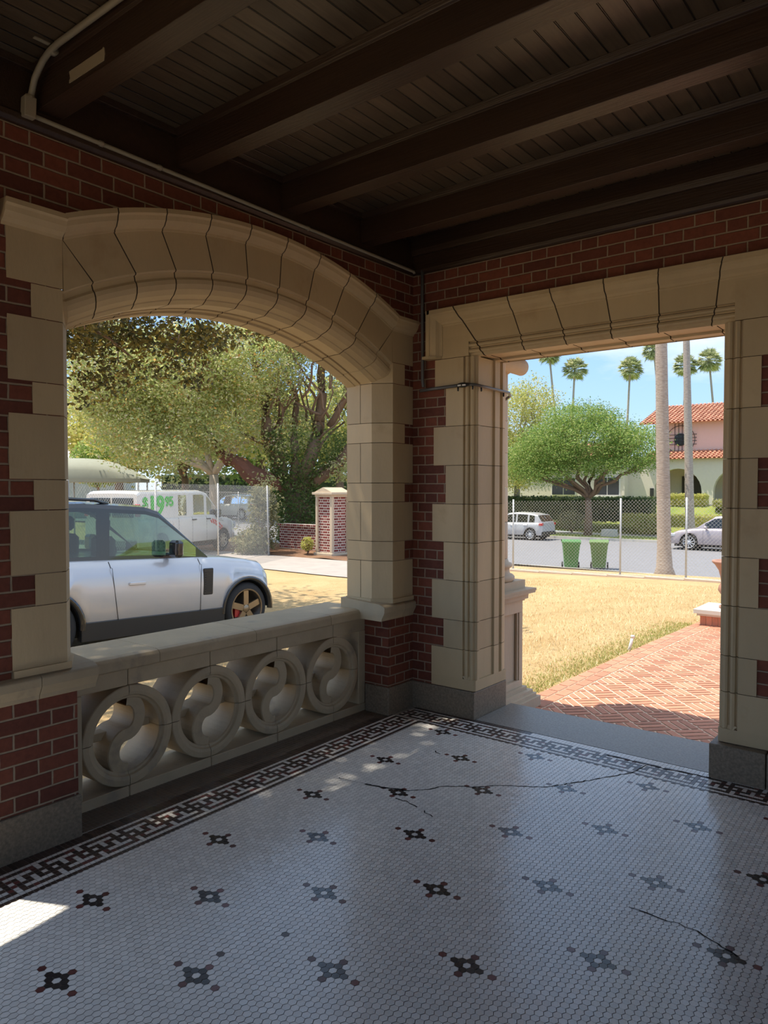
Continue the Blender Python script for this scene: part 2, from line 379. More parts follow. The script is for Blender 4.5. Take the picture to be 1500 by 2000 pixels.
# ------------------------------------------------------------------ porch floor
def shear(u, y): return u-.020*(y-2.3)
struct_floor = MB()
f = struct_floor
f.box(-3.42, 3.2, -4.5, 4.21, -.7, -.0012, 0)                    # slab, grout coloured top
P, CX = .02626, .329/14
def hexa(cx, cy, mi):
    r = .0149; sx_ = .96; t = [(cx+r*cos(a)*.985*sx_, cy+r*sin(a)*.985) for a in [radians(60*k) for k in range(6)]]
    tz = [R.uniform(-.00022, .00022) for _ in range(3)]
    f.add([(p[0], p[1], .0006+tz[0]*(p[0]-cx)/r+tz[1]*(p[1]-cy)/r) for p in t], [tuple(range(6))], mi)
col = {}
X0, Y0 = -2.5535, 1.451
for a in range(-3, 12):
    for b in range(-16, 9):
        ci = 14*a; rj = 23*b+11*a      # in tile steps along +y for column shift handled below
        col[(ci, 2*(23*b)+2*11*a)] = None
def key(ci, r2): return (ci, r2)
marks = {}
for (ci, r2) in list(col):
    for d, c in [((0, 2), 1), ((0, -2), 1), ((1, 1), 1), ((1, -1), 1), ((-1, 1), 1), ((-1, -1), 1), ((2, 0), 1), ((-2, 0), 1), ((4, 0), 2), ((-4, 0), 2), ((0, 4), 2), ((0, -4), 2)]:
        marks[(ci+d[0], r2+d[1])] = c
R2 = random.Random(3)
MISSING = [(-1.831, 1.753), (-1.919, 1.533)]
for ci in range(-14, 160):
    for rj in range(-105, 98):
        r2 = 2*rj+(ci & 1)
        u = X0+ci*CX; y = Y0+r2*P/2; x = u-.016*(y-1.451)
        if y > 3.935 or y < -1.2 or x > 1.25: continue
        if x < shear(-2.797, y)+.012: continue
        c = marks.get((ci, r2), 0)
        mi = {0: 1, 1: 2, 2: 3}[c]
        if any(abs(x-mx) < .014 and abs(y-my) < .013 for mx, my in MISSING): mi = 4
        hexa(x, y, mi)
def tile(x0, x1, y0, y1, mi, left=False, g_=.0011):
    q = [(x0+g_, y0+g_), (x1-g_, y0+g_), (x1-g_, y1-g_), (x0+g_, y1-g_)]
    if left: q = [(shear(a, b), b) for a, b in q]
    tl = R2.uniform(-.0001, .0001); f.add([(a, b, .0006+tl*k) for k, (a, b) in zip((0, 1, 1, 0), q)], [(0, 1, 2, 3)], mi)
KEY = {0: [2], 1: [2, 4, 5, 6, 7, 0], 2: [6], 3: [0, 2, 4, 6], 4: [4], 5: [0, 2, 3, 4, 5, 6], 6: [0]}
def dk(): return 4 if R2.random() < .8 else (3 if R2.random() < .6 else 2)
# right border (runs along x)
cw, rh = .0216, .0226
y_d0, y_w0, y_k0 = 3.943, 3.964, 3.985
xs = -2.352-cw*8*3
n = int((1.25-(-3.04))/cw)
for i in range(n):
    x0 = -3.04+i*cw; x1 = x0+cw; ci = int(math.floor((x0-xs+.001)/cw)) % 8
    if x0 > shear(-2.797, 3.95)-.02: tile(x0, x1, y_d0, y_w0, 4)
    if x0 > shear(-2.82, 3.95)-.02: tile(x0, x1, y_w0, y_k0, 1)
    for r in range(7):
        tile(x0, x1, y_k0+r*rh, y_k0+(r+1)*rh, 1 if ci in KEY[r] else dk())
    tile(x0, x1, y_k0+7*rh, y_k0+7*rh+.021, 1)
yb = y_k0+7*rh+.021
for i in range(int(4.1/cw)):
    x0 = -3.04+i*cw
    if x0 < -2.15: tile(x0, x0+cw, yb, 4.208, 4)
    else:
        tile(x0, x0+cw, yb, yb+.021, 1); tile(x0, x0+cw, yb+.021, 4.208, 1)
# left border (runs along y)
cy_, cw2 = .0225, .0235
ys0 = 2.328-cy_*8*40
i = 0; y = -1.2
while y < 3.94:
    ci = int(math.floor((y-ys0+.001)/cy_)) % 8
    tile(-2.818, -2.797, y, y+cy_, 4, True); tile(-2.840, -2.818, y, y+cy_, 1, True)
    for r in range(7):
        tile(-2.840-(r+1)*cw2, -2.840-r*cw2, y, y+cy_, 1 if ci in KEY[r] else (5 if R2.random() < .75 else 3), True)
    tile(-2.840-7*cw2-.02, -2.840-7*cw2, y, y+cy_, 1, True)
    tile(-3.095, -2.840-7*cw2-.02, y, y+cy_, 4, True)
    for k in range(8): tile(-3.30+k*.0257, -3.30+(k+1)*.0257, y, y+cy_, 6)
    y += cy_
flo = struct(f.build('floor', [TG, TW, TB, TR, TBR, TBR, TE]))
# cracks running through the tiling
def crack(pts, wd, name):
    mb = MB(); rr = random.Random(len(pts)); fine = []
    for (a, b), (c, d) in zip(pts, pts[1:]):
        n = max(1, int(math.hypot(c-a, d-b)/.022))
        for k in range(n):
            t = k/n; fine.append((a+(c-a)*t+rr.uniform(-.006, .006), b+(d-b)*t+rr.uniform(-.006, .006)))
    fine.append(pts[-1])
    for i, ((a, b), (c, d)) in enumerate(zip(fine, fine[1:])):
        L = math.hypot(c-a, d-b) or 1; nx, ny = -(d-b)/L, (c-a)/L; w1 = wd*rr.uniform(.5, 1.2)
        mb.add([(a+nx*w1, b+ny*w1, .0022), (a-nx*w1, b-ny*w1, .0022), (c-nx*w1, d-ny*w1, .0022), (c+nx*w1, d+ny*w1, .0022)], [(0, 1, 2, 3)])
    return mb.build(name, CRACK, flo)
c1 = [(-2.444, 2.927), (-2.356, 2.946), (-2.278, 2.975), (-2.215, 3.0), (-2.16, 3.06), (-2.118, 3.152), (-1.974, 3.257), (-1.88, 3.358), (-1.766, 3.423), (-1.682, 3.489), (-1.582, 3.646), (-1.484, 3.821), (-1.404, 3.948), (-1.383, 4.106)]
crack(c1, .0032, 'crack'); crack(c1[:4], .005, 'crack')
crack([(-1.62, 4.12), (-1.466, 4.12), (-1.366, 4.121), (-1.281, 4.12), (-1.162, 4.131), (-1.05, 4.14)], .0065, 'crack')
crack([(-.952, 2.664), (-.919, 2.668), (-.838, 2.659), (-.778, 2.667), (-.715, 2.659), (-.642, 2.635), (-.569, 2.601)], .003, 'crack')
crack([(-2.213, 2.882), (-2.147, 2.888), (-2.07, 2.867)], .003, 'crack'); crack([(-2.025, 2.852), (-1.951, 2.826)], .003, 'crack')
crack([(-2.443, 3.553), (-2.386, 3.534)], .003, 'crack'); crack([(-2.62, 2.90), (-2.444, 2.927)], .0015, 'crack')
# granite threshold of the doorway
mb = MB(); mb.prism([(-2.56, 4.212), (-1.08, 4.212), (-1.08, 4.70), (-2.0, 4.70), (-2.56, 4.70)], 'z', -.2, .002, 0)
struct(mb.build('trim_1', GRAN, bevel=.008))

# ------------------------------------------------------------------ brick walls
CY = 2.81
def arc(zc, zs, hw, t):
    s_ = zc-zs; Rr = (hw*hw+s_*s_)/(2*s_); ph = t*math.asin(hw/Rr); return Rr*sin(ph), zc-Rr*(1-cos(ph))
def arch_wall(mb, cyy, ztop):
    N = 24; top = []
    for i in range(N+1):
        t = -1+2*i/N; yy, zz = arc(2.93, 2.68, 1.17, t); top.append((cyy+yy, zz))
    for (ya, za), (yb_, zb_) in zip(top, top[1:]):
        mb.prism([(ya, za), (yb_, zb_), (yb_, ztop), (ya, ztop)], 'x', -3.41, -3.083)
mb = MB()
arch_wall(mb, CY, 3.5); 
arch_wall(mb, CY-2.825, 3.5)
mb.box(-3.41, -3.083, 1.08, 1.69, 0, .66); mb.box(-3.41, -3.083, 1.165, 1.63, .66, 2.62); mb.box(-3.41, -3.083, 1.155, 1.64, 2.62, 3.5)
mb.box(-3.41, -3.083, 3.93, 4.6, 0, .66); mb.box(-3.41, -3.083, 3.99, 4.6, .66, 2.62); mb.box(-3.41, -3.083, 3.98, 4.6, 2.62, 3.5)
mb.box(-3.41, -3.083, -1.75, -1.08, 0, 3.5); mb.box(-3.41, -3.083, -4.5, -3.6, 0, 3.5); mb.box(-3.41, -3.083, -3.6, -1.75, 2.7, 3.5)
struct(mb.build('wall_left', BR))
mb = MB()
mb.box(-3.083, -2.72, 4.213, 4.60, 0, 3.5); mb.box(-2.72, -.86, 4.213, 4.60, 2.60, 3.5); mb.box(-.86, 3.2, 4.213, 4.60, 0, 3.5)
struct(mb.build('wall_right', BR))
# parapet / cornice over the walls outside, roof slab
mb = MB(); mb.box(-3.46, 3.2, 4.21, 4.58, 3.3, 3.5); mb.box(-3.46, -3.0, -4.5, 4.3, 3.3, 3.62); mb.box(-3.2, 3.2, -4.5, 4.3, 3.40, 3.6)
struct(mb.build('roof_slab', STONE_OUT))
mb = MB(); mb.box(-3.41, -2.8, -4.8, -4.5, -.1, 3.5); mb.box(1.2, 3.5, -4.8, -4.5, -.1, 3.5); mb.box(-2.8, 1.2, -4.8, -4.5, 2.5, 3.5); struct(mb.build('wall_back', BR))  # unseen end wall, its opening shaped to let some daylight into the porch
mb = MB(); mb.box(3.2, 3.5, -4.5, -2.6, -.1, 3.5); mb.box(3.2, 3.5, 1.4, 4.6, -.1, 3.5); mb.box(3.2, 3.5, -2.6, 1.4, 2.4, 3.5); struct(mb.build('wall_added_side', BR))  # unseen partial wall added to hold back light from this side
# granite base course
mb = MB(); mb.box(-3.42, -3.07, 1.06, 1.70, -.1, .19); mb.box(-3.28, -3.07, 3.915, 4.25, -.1, .19); struct(mb.build('baseboard_left', GRANB, bevel=.006))
mb = MB(); mb.box(-3.09, -2.565, 4.197, 4.64, -.1, .185); mb.box(-1.065, -.79, 4.150, 4.64, -.1, .185); mb.box(-.785, 2.5, 4.150, 4.64, -.1, .185); struct(mb.build('baseboard_right', GRANB, bevel=.006))

# ------------------------------------------------------------------ stone arch with voussoirs
def arch_stone(cyy, name, rb=True):
    RA = [(2.967, 2.721, 1.177, -3.09, 0), (2.967, 2.721, 1.177, -3.028, 0), (2.945, 2.699, 1.174, -3.026, 0), (2.935, 2.690, 1.172, -3.034, 0), (2.915, 2.670, 1.170, -3.040, 0), (2.895, 2.648, 1.165, -3.056, 0), (2.885, 2.634, 1.162, -3.074, 0), (2.875, 2.624, 1.162, -3.076, 0), (2.873, 2.622, 1.162, -3.080, 0),
          (2.70, 2.402, 1.162, -3.080, 1), (2.692, 2.396, 1.162, -3.084, 1), (2.690, 2.392, 1.160, -3.096, 1), (2.668, 2.372, 1.150, -3.100, 1), (2.655, 2.362, 1.148, -3.092, 1), (2.635, 2.345, 1.14, -3.094, 1), (2.61, 2.325, 1.13, -3.106, 1), (2.588, 2.305, 1.115, -3.132, 1), (2.572, 2.29, 1.10, -3.168, 1), (2.566, 2.285, 1.097, -3.172, 1),
          (2.549, 2.272, 1.09, -3.200, 1), (2.545, 2.268, 1.09, -3.29, 1), (2.553, 2.276, 1.095, -3.293, 1), (2.552, 2.275, 1.095, -3.302, 1), (2.540, 2.265, 1.09, -3.305, 1), (2.538, 2.262, 1.09, -3.345, 1), (2.525, 2.252, 1.10, -3.35, 1), (2.520, 2.25, 1.10, -3.425, 1)]
    mb = MB(); NV = 9
    tA = lambda k: -.87+1.74*k/NV; tE = lambda k: -1+2*k/NV
    segs = [(-1, -1, -1, -.87, 2)] + [(tE(k), tE(k+1), tA(k), tA(k+1), 6) for k in range(NV)] + [(1, 1, .87, 1, 2)]
    gp = .0028
    for (e0, e1, a0, a1, n) in segs:
        rows = []
        for q in range(n+1):
            row = []
            for (zc, zs, hw, x, kind) in RA:
                lo, hi = (e0, e1) if kind == 0 else (a0, a1)
                gg = gp if hi > lo else 0
                t = lo+gg+(hi-lo-2*gg)*q/n
                yy, zz = arc(zc, zs, hw, t); row.append((x, cyy+yy, zz))
            rows.append(row)
        if e0 == -1 and e1 == -1: mb.grid([[(v[0], v[1]-.07, v[2]) for v in rows[0][9:]], rows[0][9:]], 0, False)
        if e0 == 1 and e1 == 1: mb.grid([rows[-1][9:], [(v[0], v[1]+.07, v[2]) for v in rows[-1][9:]]], 0, False)
        mb.grid(rows, 0, False)
        for rr_ in (rows[0], rows[-1]):    # joint sides
            back = [(v[0]-.012 if i < 19 else v[0], v[1], v[2]+(.012 if i >= 10 else -.004)) for i, v in enumerate(rr_)]
            mb.grid([rr_, back], 0 if n == 2 else 1, False)
    rows = []
    for q in range(61):
        t = -1+2*q/60; row = []
        for i, (zc, zs, hw, x, kind) in enumerate(RA):
            yy, zz = arc(zc+(.005 if i >= 10 else -.003), zs+(.005 if i >= 10 else -.003), hw, t); row.append((x-.006 if i < 20 else x, cyy+yy, zz))
        rows.append(row)
    mb.grid(rows, 1, False)
    # ears
    yl = cyy-1.40; yk = cyy-1.165
    def ear(y0, y1, yk_top, sgn):
        a, b = (y0, y1)
        mb.prism([(a, 2.412), (b, 2.412), (b, 2.64), (a, 2.64)], 'x', -3.40, -3.0795)
        prof = [(-3.09, 2.720), (-3.028, 2.720), (-3.026, 2.699), (-3.034, 2.690), (-3.04, 2.67), (-3.056, 2.648), (-3.074, 2.634), (-3.079, 2.622), (-3.09, 2.62)]
        mb.prism(prof, 'y', a-(.02 if sgn < 0 else 0), b+(.02 if sgn > 0 else 0))
    ear(yl, cyy-1.163, 0, -1)
    ear(cyy+1.163, 4.205 if rb else cyy+1.35, 0, 1)
    return struct(mb.build(name, [STONE, JOINT], recalc=False))
arch_stone(CY, 'trim_2')
arch_stone(CY-2.825, 'trim_3', False)
# jambs (chamfered) as quoin blocks
ZL = [.775, 1.055, 1.19, 1.46, 1.59, 1.865, 2.0, 2.268, 2.41]
def jamb(mb, y_face, y_rev, wide, narrow, sgn):
    for i, (z0, z1) in enumerate(zip(ZL, ZL[1:])):
        yy = wide if i % 2 == 0 else narrow
        poly = [(-3.0795, yy), (-3.0795, y_face), (-3.20, y_rev), (-3.30, y_rev), (-3.425, y_rev), (-3.425, yy)]
        if sgn < 0: poly = poly[::-1]
        if i == 0: mb.prism([(p[0]+(.012 if p[0] > -3.1 else 0), p[1]-sgn*(.0 if p[1] == yy else -.014)*1) for p in poly], 'z', z0-.01, z0+.02)
        mb.prism(poly, 'z', z0+.002, z1-.002, 0)
        if i % 2 == 0:   # vertical joint in the reveal
            mb.box(-3.303, -3.299, min(y_rev, y_rev-sgn*.0006), max(y_rev, y_rev+sgn*.0008), z0, z1, 1)
    a, b = sorted((y_face-sgn*.02, wide)); mb.box(-3.42, -3.084, min(a, b), max(a, b), ZL[0], ZL[-1], 1)
    a, b = sorted((y_rev-sgn*.004, wide)); mb.box(-3.42, -3.21, a, b, ZL[0], ZL[-1], 1)
mb = MB(); jamb(mb, 1.645, 1.725, 1.41, 1.51, 1); struct(mb.build('trim_4', [STONE, JOINT]))
mb = MB(); jamb(mb, 3.975, 3.895, 4.205, 4.11, -1); struct(mb.build('trim_5', [STONE, JOINT]))
mb = MB(); jamb(mb, 1.150, 1.075, 1.34, 1.24, -1); struct(mb.build('trim_6', [STONE, JOINT]))
# caps on the brick piers under the jambs
capp = [(-3.44, .66), (-3.10, .655), (-3.075, .655), (-3.072, .675), (-3.058, .70), (-3.05, .715), (-3.05, .750), (-3.06, .757), (-3.10, .770), (-3.44, .790)]
mb = MB(); mb.prism(capp, 'y', 1.02, 1.515); mb.prism(capp, 'y', 1.518, 1.775); struct(mb.build('trim_7', COPE, bevel=.004))
mb = MB(); mb.prism(capp, 'y', 3.845, 4.08); mb.prism(capp, 'y', 4.083, 4.206); struct(mb.build('trim_8', COPE, bevel=.004))

# ------------------------------------------------------------------ doorway surround
ZR = [.187, .46, .655, .925, 1.187, 1.447, 1.71, 1.975, 2.24, 2.435]
def dprof(xl, sg, xo, full=True, plain=False, yf=4.205):
    """profile of a moulded jamb; xo opening face, sg direction from opening into the wall"""
    X = lambda d: xo+sg*d
    if plain: return [(xl, yf), (X(.01), yf), (X(0), yf+.012), (X(0), 4.60), (X(.0), 4.63), (xl, 4.63)]
    return [(xl, yf), (X(.098), yf), (X(.094), yf+.016), (X(.086), yf+.016), (X(.082), yf+.004), (X(.070), yf), (X(.060), yf+.004), (X(.056), yf+.018), (X(.048), yf+.018), (X(.044), yf+.008), (X(.034), yf+.004), (X(.022), yf+.008), (X(.016), yf+.022), (X(.006), yf+.024), (X(0), yf+.032),
            (X(0), yf+.06), (X(.014), yf+.064), (X(.014), 4.455), (X(0), 4.46), (X(0), 4.525), (X(.016), 4.535), (X(.016), 4.555), (X(0), 4.565), (X(.006), 4.60), (X(.02), 4.64), (xl, 4.64)]
def djamb(mb, xls, sg, xo):
    for i, (z0, z1) in enumerate(zip(ZR, ZR[1:])):
        xl = xls[i]
        if i == 0:
            p = dprof(xl, sg, xo, plain=True); p = p if sg > 0 else p[::-1]
            mb.prism(p, 'z', z0+.002, z0+.075); z0 = z0+.075
            # pointed stops
            mb.add([(xo+sg*.098, 4.2045, z0+.02), (xo+sg*.05, 4.2045, z0-.03), (xo, 4.2045+.03, z0+.02)], [(0, 1, 2)])
        p = dprof(xl, sg, xo); p = p if sg > 0 else p[::-1]
        mb.prism(p, 'z', z0+(.002 if i else 0), z1-.002)
    xl = max(xls) if sg < 0 else min(xls)
    a, b = sorted((xo+sg*.02, xl)); mb.box(a, b, 4.245, 4.60, ZR[0], ZR[-1], 1)
    a, b = sorted((xo+sg*.104, xl)); mb.box(a, b, 4.209, 4.3, ZR[0], ZR[-1], 1)
mb = MB(); djamb(mb, [-2.915, -2.815, -2.912, -2.815, -2.91, -2.80, -2.90, -2.80, -2.89], -1, -2.563); struct(mb.build('trim_9', [STONE, JOINT]))
mb = MB(); djamb(mb, [-.70, -.848, -.70, -.846, -.70, -.858, -.70, -.848, -.70], 1, -1.036); struct(mb.build('trim_10', [STONE, JOINT]))
# flat arch: five moulded blocks, cracked joints between them
LP = [(4.64, 2.45), (4.60, 2.437), (4.565, 2.430), (4.555, 2.446), (4.535, 2.446), (4.525, 2.430), (4.46, 2.432), (4.455, 2.446), (4.269, 2.446), (4.265, 2.432), (4.237, 2.432), (4.229, 2.44), (4.227, 2.452), (4.213, 2.458), (4.209, 2.468), (4.213, 2.478), (4.223, 2.484), (4.223, 2.492), (4.209, 2.496), (4.205, 2.506), (4.209, 2.516), (4.221, 2.520), (4.221, 2.527), (4.205, 2.531),
      (4.205, 2.655), (4.200, 2.660), (4.200, 2.668), (4.192, 2.680), (4.170, 2.698), (4.160, 2.722), (4.158, 2.735), (4.150, 2.740), (4.150, 2.765), (4.22, 2.765), (4.64, 2.765)]
mb = MB()
jn = [(-2.925, -2.925), (-2.70, -2.53), (-2.29, -2.235), (-2.002, -1.95), (-1.664, -1.665), (-1.348, -1.40), (-1.016, -1.115), (-.60, -.60)]
def jx(k, z):    # stepped cracked joint
    a, b = jn[k]; t = (2.765-z)/(2.765-2.432); st_ = .012*(1 if t > .55 else -1)*(0 if k in (0, 7) else 1)
    return a+(b-a)*max(0, t)+st_
for k in range(7):
    rows = []
    for q, kk, dd in ((0, k, .0035 if k != 1 else .007), (1, k+1, -.0035)):
        rows.append([(jx(kk, z)+(dd if 0 < kk < 7 else 0), y, z) for (y, z) in LP])
    mb.grid(rows, 0, False)
    for r_ in rows:
        mb.grid([r_, [(v[0], v[1]+.02, v[2]+(.0 if v[2] > 2.55 else .015)) for v in r_]], 1, False)
mb.grid([[(x, y+(.006 if y < 4.5 else 0), z+.004) for (y, z) in LP] for x in (-2.92, -.6)], 1, False)
# mitre of the inner mouldings above each jamb, and the returned hood mould at the left end
mb.box(-2.926, -2.62, 4.2049, 4.5, 2.437, 2.575, 0); mb.box(-.98, -.6, 4.2049, 4.5, 2.437, 2.64, 0)
hood = [(-2.932, 4.213), (-2.932, 4.150), (-2.905, 4.150), (-2.900, 4.158), (-2.885, 4.160), (-2.862, 4.170), (-2.845, 4.192), (-2.835, 4.200), (-2.828, 4.200), (-2.826, 4.213)]
mb.prism(hood, 'z', 2.455, 2.765)
mb.prism([(-2.955, 4.213), (-2.955, 4.140), (-2.90, 4.140), (-2.86, 4.165), (-2.835, 4.195), (-2.83, 4.213)], 'z', 2.437, 2.456)
struct(mb.build('trim_11', [STONE, JOINT]))

# ------------------------------------------------------------------ balustrade
bal = thing('balustrade', (-3.4, 2.82, 0), 'pale stone balustrade of four pierced rings with S scrolls under the wide arch', 'balustrade')
mb = MB()
for y0, y1 in ((1.73, 1.872), (1.875, 2.24), (2.243, 2.90), (2.903, 3.55), (3.553, 3.945)):
    mb.prism([(-3.70, .655), (-3.685, .648), (-3.275, .648), (-3.262, .655), (-3.262, .700), (-3.275, .716), (-3.30, .722), (-3.66, .722), (-3.69, .712)], 'y', y0, y1)
mb.build('coping', COPE, bal, bevel=.004)
mb = MB()
mb3 = MB()
for y0, y1 in ((1.715, 2.073), (2.076, 2.585), (2.588, 3.09), (3.093, 3.598), (3.601, 3.93)):
    mb.box(-3.56, -3.29, y0, y1, .563, .648, 0, b=.004)
    mb3.box(-3.56, -3.286, y0, y1, -.02, .052, 0, b=.004)
mb.build('top_rail', COPE, bal); mb3.build('bottom_rail', COPE, bal)
mb = MB(); mb.box(-3.56, -3.289, 1.70, 1.826, .052, .563, 0, b=.004); mb.build('end_post', COPE, bal)
mb = MB(); mb.box(-3.56, -3.289, 3.858, 3.93, .052, .563, 0, b=.004); mb.build('end_post', COPE, bal)
for yc in (2.079, 2.586, 3.091, 3.602):
    zc = .307; mb = MB(); n = 40
    prof = [(.254, -3.53), (.254, -3.294), (.250, -3.29), (.222, -3.288), (.206, -3.292), (.200, -3.304), (.190, -3.306), (.186, -3.312), (.184, -3.53), (.254, -3.53)]
    for q in range(4):
        rows = []
        for k in range(11):
            a = pi/2*q+.006+(pi/2-.012)*k/10; rows.append([(x, yc+r*cos(a), zc+r*sin(a)) for r, x in prof])
        mb.grid(rows, 0, False)
    rg = mb.build('ring', COPE, bal, bevel=0)
    # S scroll
    pts = []
    for k in range(15):
        a = pi/2-pi*k/14; pts.append((.074*cos(a)*1.0, .09+.09*sin(a)))
    for k in range(1, 15):
        a = pi/2+pi*k/14; pts.append((.074*cos(a), -.09+.09*sin(a)))
    L, Rr = [], []
    for i, p in enumerate(pts):
        q0, q1 = pts[max(i-1, 0)], pts[min(i+1, len(pts)-1)]; dx, dz = q1[0]-q0[0], q1[1]-q0[1]; l = math.hypot(dx, dz)
        hw = .034; L.append((p[0]-dz/l*hw, p[1]+dx/l*hw)); Rr.append((p[0]+dz/l*hw, p[1]-dx/l*hw))
    mb = MB(); rows = []
    for (a, b), (c, d) in zip(L, Rr):
        rows.append([(-3.50, yc+a, zc+b), (-3.318, yc+a, zc+b), (-3.312, yc+a*.93+c*.07, zc+b*.93+d*.07), (-3.312, yc+a*.07+c*.93, zc+b*.07+d*.93), (-3.318, yc+c, zc+d), (-3.50, yc+c, zc+d), (-3.50, yc+a, zc+b)])
    mb.grid(rows, 0, False); mb.build('scroll', COPE, bal)
    mb = MB(); mb.box(-3.47, -3.40, yc+.0, yc+.19, zc-.012, zc+.028, 0, b=.003); mb.box(-3.47, -3.40, yc-.19, yc-.0, zc-.028, zc+.012, 0, b=.003); mb.build('tie_bar', COPE, bal)

# ------------------------------------------------------------------ ceiling, beams, fascia
mb = MB(); mb.box(-3.2, 3.2, -4.5, 4.4, 3.292, 3.40); struct(mb.build('ceiling', BOARDS))
mb = MB()
mb.box(-3.12, -3.062, -4.5, 4.21, 3.075, 3.30); mb.prism([(-3.10, 3.04), (-3.066, 3.04), (-3.050, 3.055), (-3.046, 3.075), (-3.05, 3.085), (-3.10, 3.09)], 'y', -4.5, 4.21)
mb.prism([(-3.07, 3.262), (-3.035, 3.262), (-3.03, 3.292), (-3.07, 3.292)], 'y', -4.5, 4.21)
struct(mb.build('trim_12', WOOD_D, bevel=.003))
mb = MB()
mb.box(-3.06, 3.2, 4.185, 4.23, 3.06, 3.30); mb.prism([(4.23, 3.04), (4.192, 3.04), (4.18, 3.05), (4.175, 3.07), (4.23, 3.07)], 'x', -3.06, 3.2)
mb.prism([(4.20, 3.16), (4.165, 3.165), (4.155, 3.20), (4.155, 3.292), (4.2, 3.292)], 'x', -3.06, 3.2)
struct(mb.build('trim_13', WOOD_D, bevel=.003))
def beam_mesh(name, yc):
    mb = MB(); h = .053
    p = [(yc-h, 3.118), (yc+h, 3.118), (yc+h, 3.128), (yc+h+.014, 3.131), (yc+h+.014, 3.140), (yc+h, 3.152), (yc+h, 3.258), (yc+h+.012, 3.262), (yc+h+.024, 3.292),
         (yc-h-.024, 3.292), (yc-h-.012, 3.262), (yc-h, 3.258), (yc-h, 3.152)]
    mb.prism(p, 'x', -3.062, 3.2); return mb
names = {1.585: 'dark oak ceiling beam with strip of tape on its side, nearest the conduit box',
         2.275: 'second dark oak ceiling beam, ending above the middle of the wide arch',
         2.98: 'third dark oak ceiling beam, ending above the right haunch of the wide arch',
         3.67: 'dark oak ceiling beam closest to the brick wall over the doorway',
         .89: 'dark oak ceiling beam behind the painted conduit elbow', .19: 'dark oak ceiling beam overhead, second behind the conduit', -.51: 'dark oak ceiling beam overhead, furthest behind the conduit'}
for yc in names:
    tag(beam_mesh('b', yc).build('ceiling_beam', WOOD_D, bevel=.002), names[yc], 'beam', 'oak beams under the porch ceiling')
mb = MB(); mb.prism([(-2.79, 3.139), (-2.79, 3.150), (-2.782, 3.155), (-2.79, 3.184), (-2.55, 3.184), (-2.545, 3.190), (-2.538, 3.184), (-2.535, 3.160), (-2.542, 3.139)], 'y', 1.5295, 1.5318)
tag(mb.build('masking_tape', TAPE), 'torn strip of beige masking tape stuck on the side of a beam', 'tape')

# ------------------------------------------------------------------ conduit
ct = thing('electrical_conduit', (-3.03, 1.5, 3.1), 'beige painted electrical conduit running from the ceiling along the top of the arch wall', 'conduit')
mb = MB()
el = [(-2.2, 1.49, 3.276), (-2.80, 1.49, 3.276), (-2.86, 1.49, 3.270), (-2.91, 1.49, 3.255), (-2.95, 1.49, 3.232), (-2.985, 1.49, 3.205), (-3.02, 1.495, 3.165), (-3.03, 1.49, 3.135)]
mb.tube([(3.0, 1.49, 3.276)]+el, .0125, 12); mb.build('pipe', PIPE, ct)
mb = MB(); mb.obox((-3.035, 1.488, 3.105), (.020, 0, 0), (0, .024, 0), (.004, 0, .040)); mb.tube([(-3.03, 1.49, 3.135), (-3.026, 1.49, 3.155)], .018, 12); mb.build('junction_box', PIPE, ct, bevel=.004)
mb = MB(); mb.tube([(-3.035, 1.50, 3.080), (-3.033, 4.150, 3.052), (-3.033, 4.158, 3.04)], .0095, 10); mb.build('pipe', PIPE, ct)
mb = MB()
for p, q in (((-2.84, 1.50, 3.272), (-2.86, 1.50, 3.270)),): mb.tube([p, q], .017, 12)
mb.obox((-2.85, 1.452, 3.289), (.009, 0, 0), (0, .03, 0), (0, 0, .002)); mb.build('clamp', PIPE, ct)
for yy in (1.80, 2.1, 3.1): mb = MB(); mb.tube([(-3.035, yy, 3.0805-.0106*(yy-1.5)), (-3.035, yy+.018, 3.0805-.0106*(yy-1.5))], .013, 10); mb.build('clamp', PIPE, ct)
mb = MB(); mb.tube([(-2.985, 4.185, 3.06), (-2.985, 4.185, 2.80), (-2.978, 4.18, 2.60), (-2.978, 4.18, 2.30), (-2.97, 4.18, 2.255)], .011, 10)
dc = mb.build('drop_conduit', PIPE_D); tag(dc, 'dark vertical conduit in the brick corner between arch and doorway', 'conduit')
lt = thing('linear_light', (-2.65, 4.18, 2.24), 'slim dark strip light wrapping round the top of the doorway pier', 'light')
mb = MB(); mb.tube([(-3.0, 4.185, 2.232), (-2.90, 4.18, 2.236), (-2.60, 4.172, 2.242)], .011, 8); mb.build('housing', PIPE_D, lt)
mb = MB(); mb.lathe([(.001, -.005), (.028, 0), (.030, .012), (.02, .02), (.001, .022)], (0, 0, 0), 16)
for v_i in range(len(mb.v)):
    a, b, c = mb.v[v_i]; mb.v[v_i] = (-2.635+a*1.6, 4.165-c, 2.238+b*.55)
mb.build('lamp_head', BLACK, lt)
mb = MB()
for dx in (-.018, .018): mb.box(-2.635+dx-.012, -2.635+dx+.012, 4.141, 4.146, 2.230, 2.240)
mb.build('lens', WTRIM, lt)
mb = MB(); mb.tube([(-2.60, 4.172, 2.240), (-2.552, 4.19, 2.236), (-2.545, 4.30, 2.232), (-2.545, 4.62, 2.226), (-2.60, 4.74, 2.22), (-2.712, 4.86, 2.21)], .010, 8); mb.build('cable_sleeve', PIPE_D, lt)
for p in ((-2.56, 4.16, 2.215), (-2.548, 4.25, 2.21), (-2.548, 4.55, 2.205), (-2.68, 4.17, 2.215)): mb = MB(); mb.lathe([(.001, -.014), (.006, -.01), (.006, .012), (.001, .014)], p, 8); mb.build('bracket', BLACK, lt)

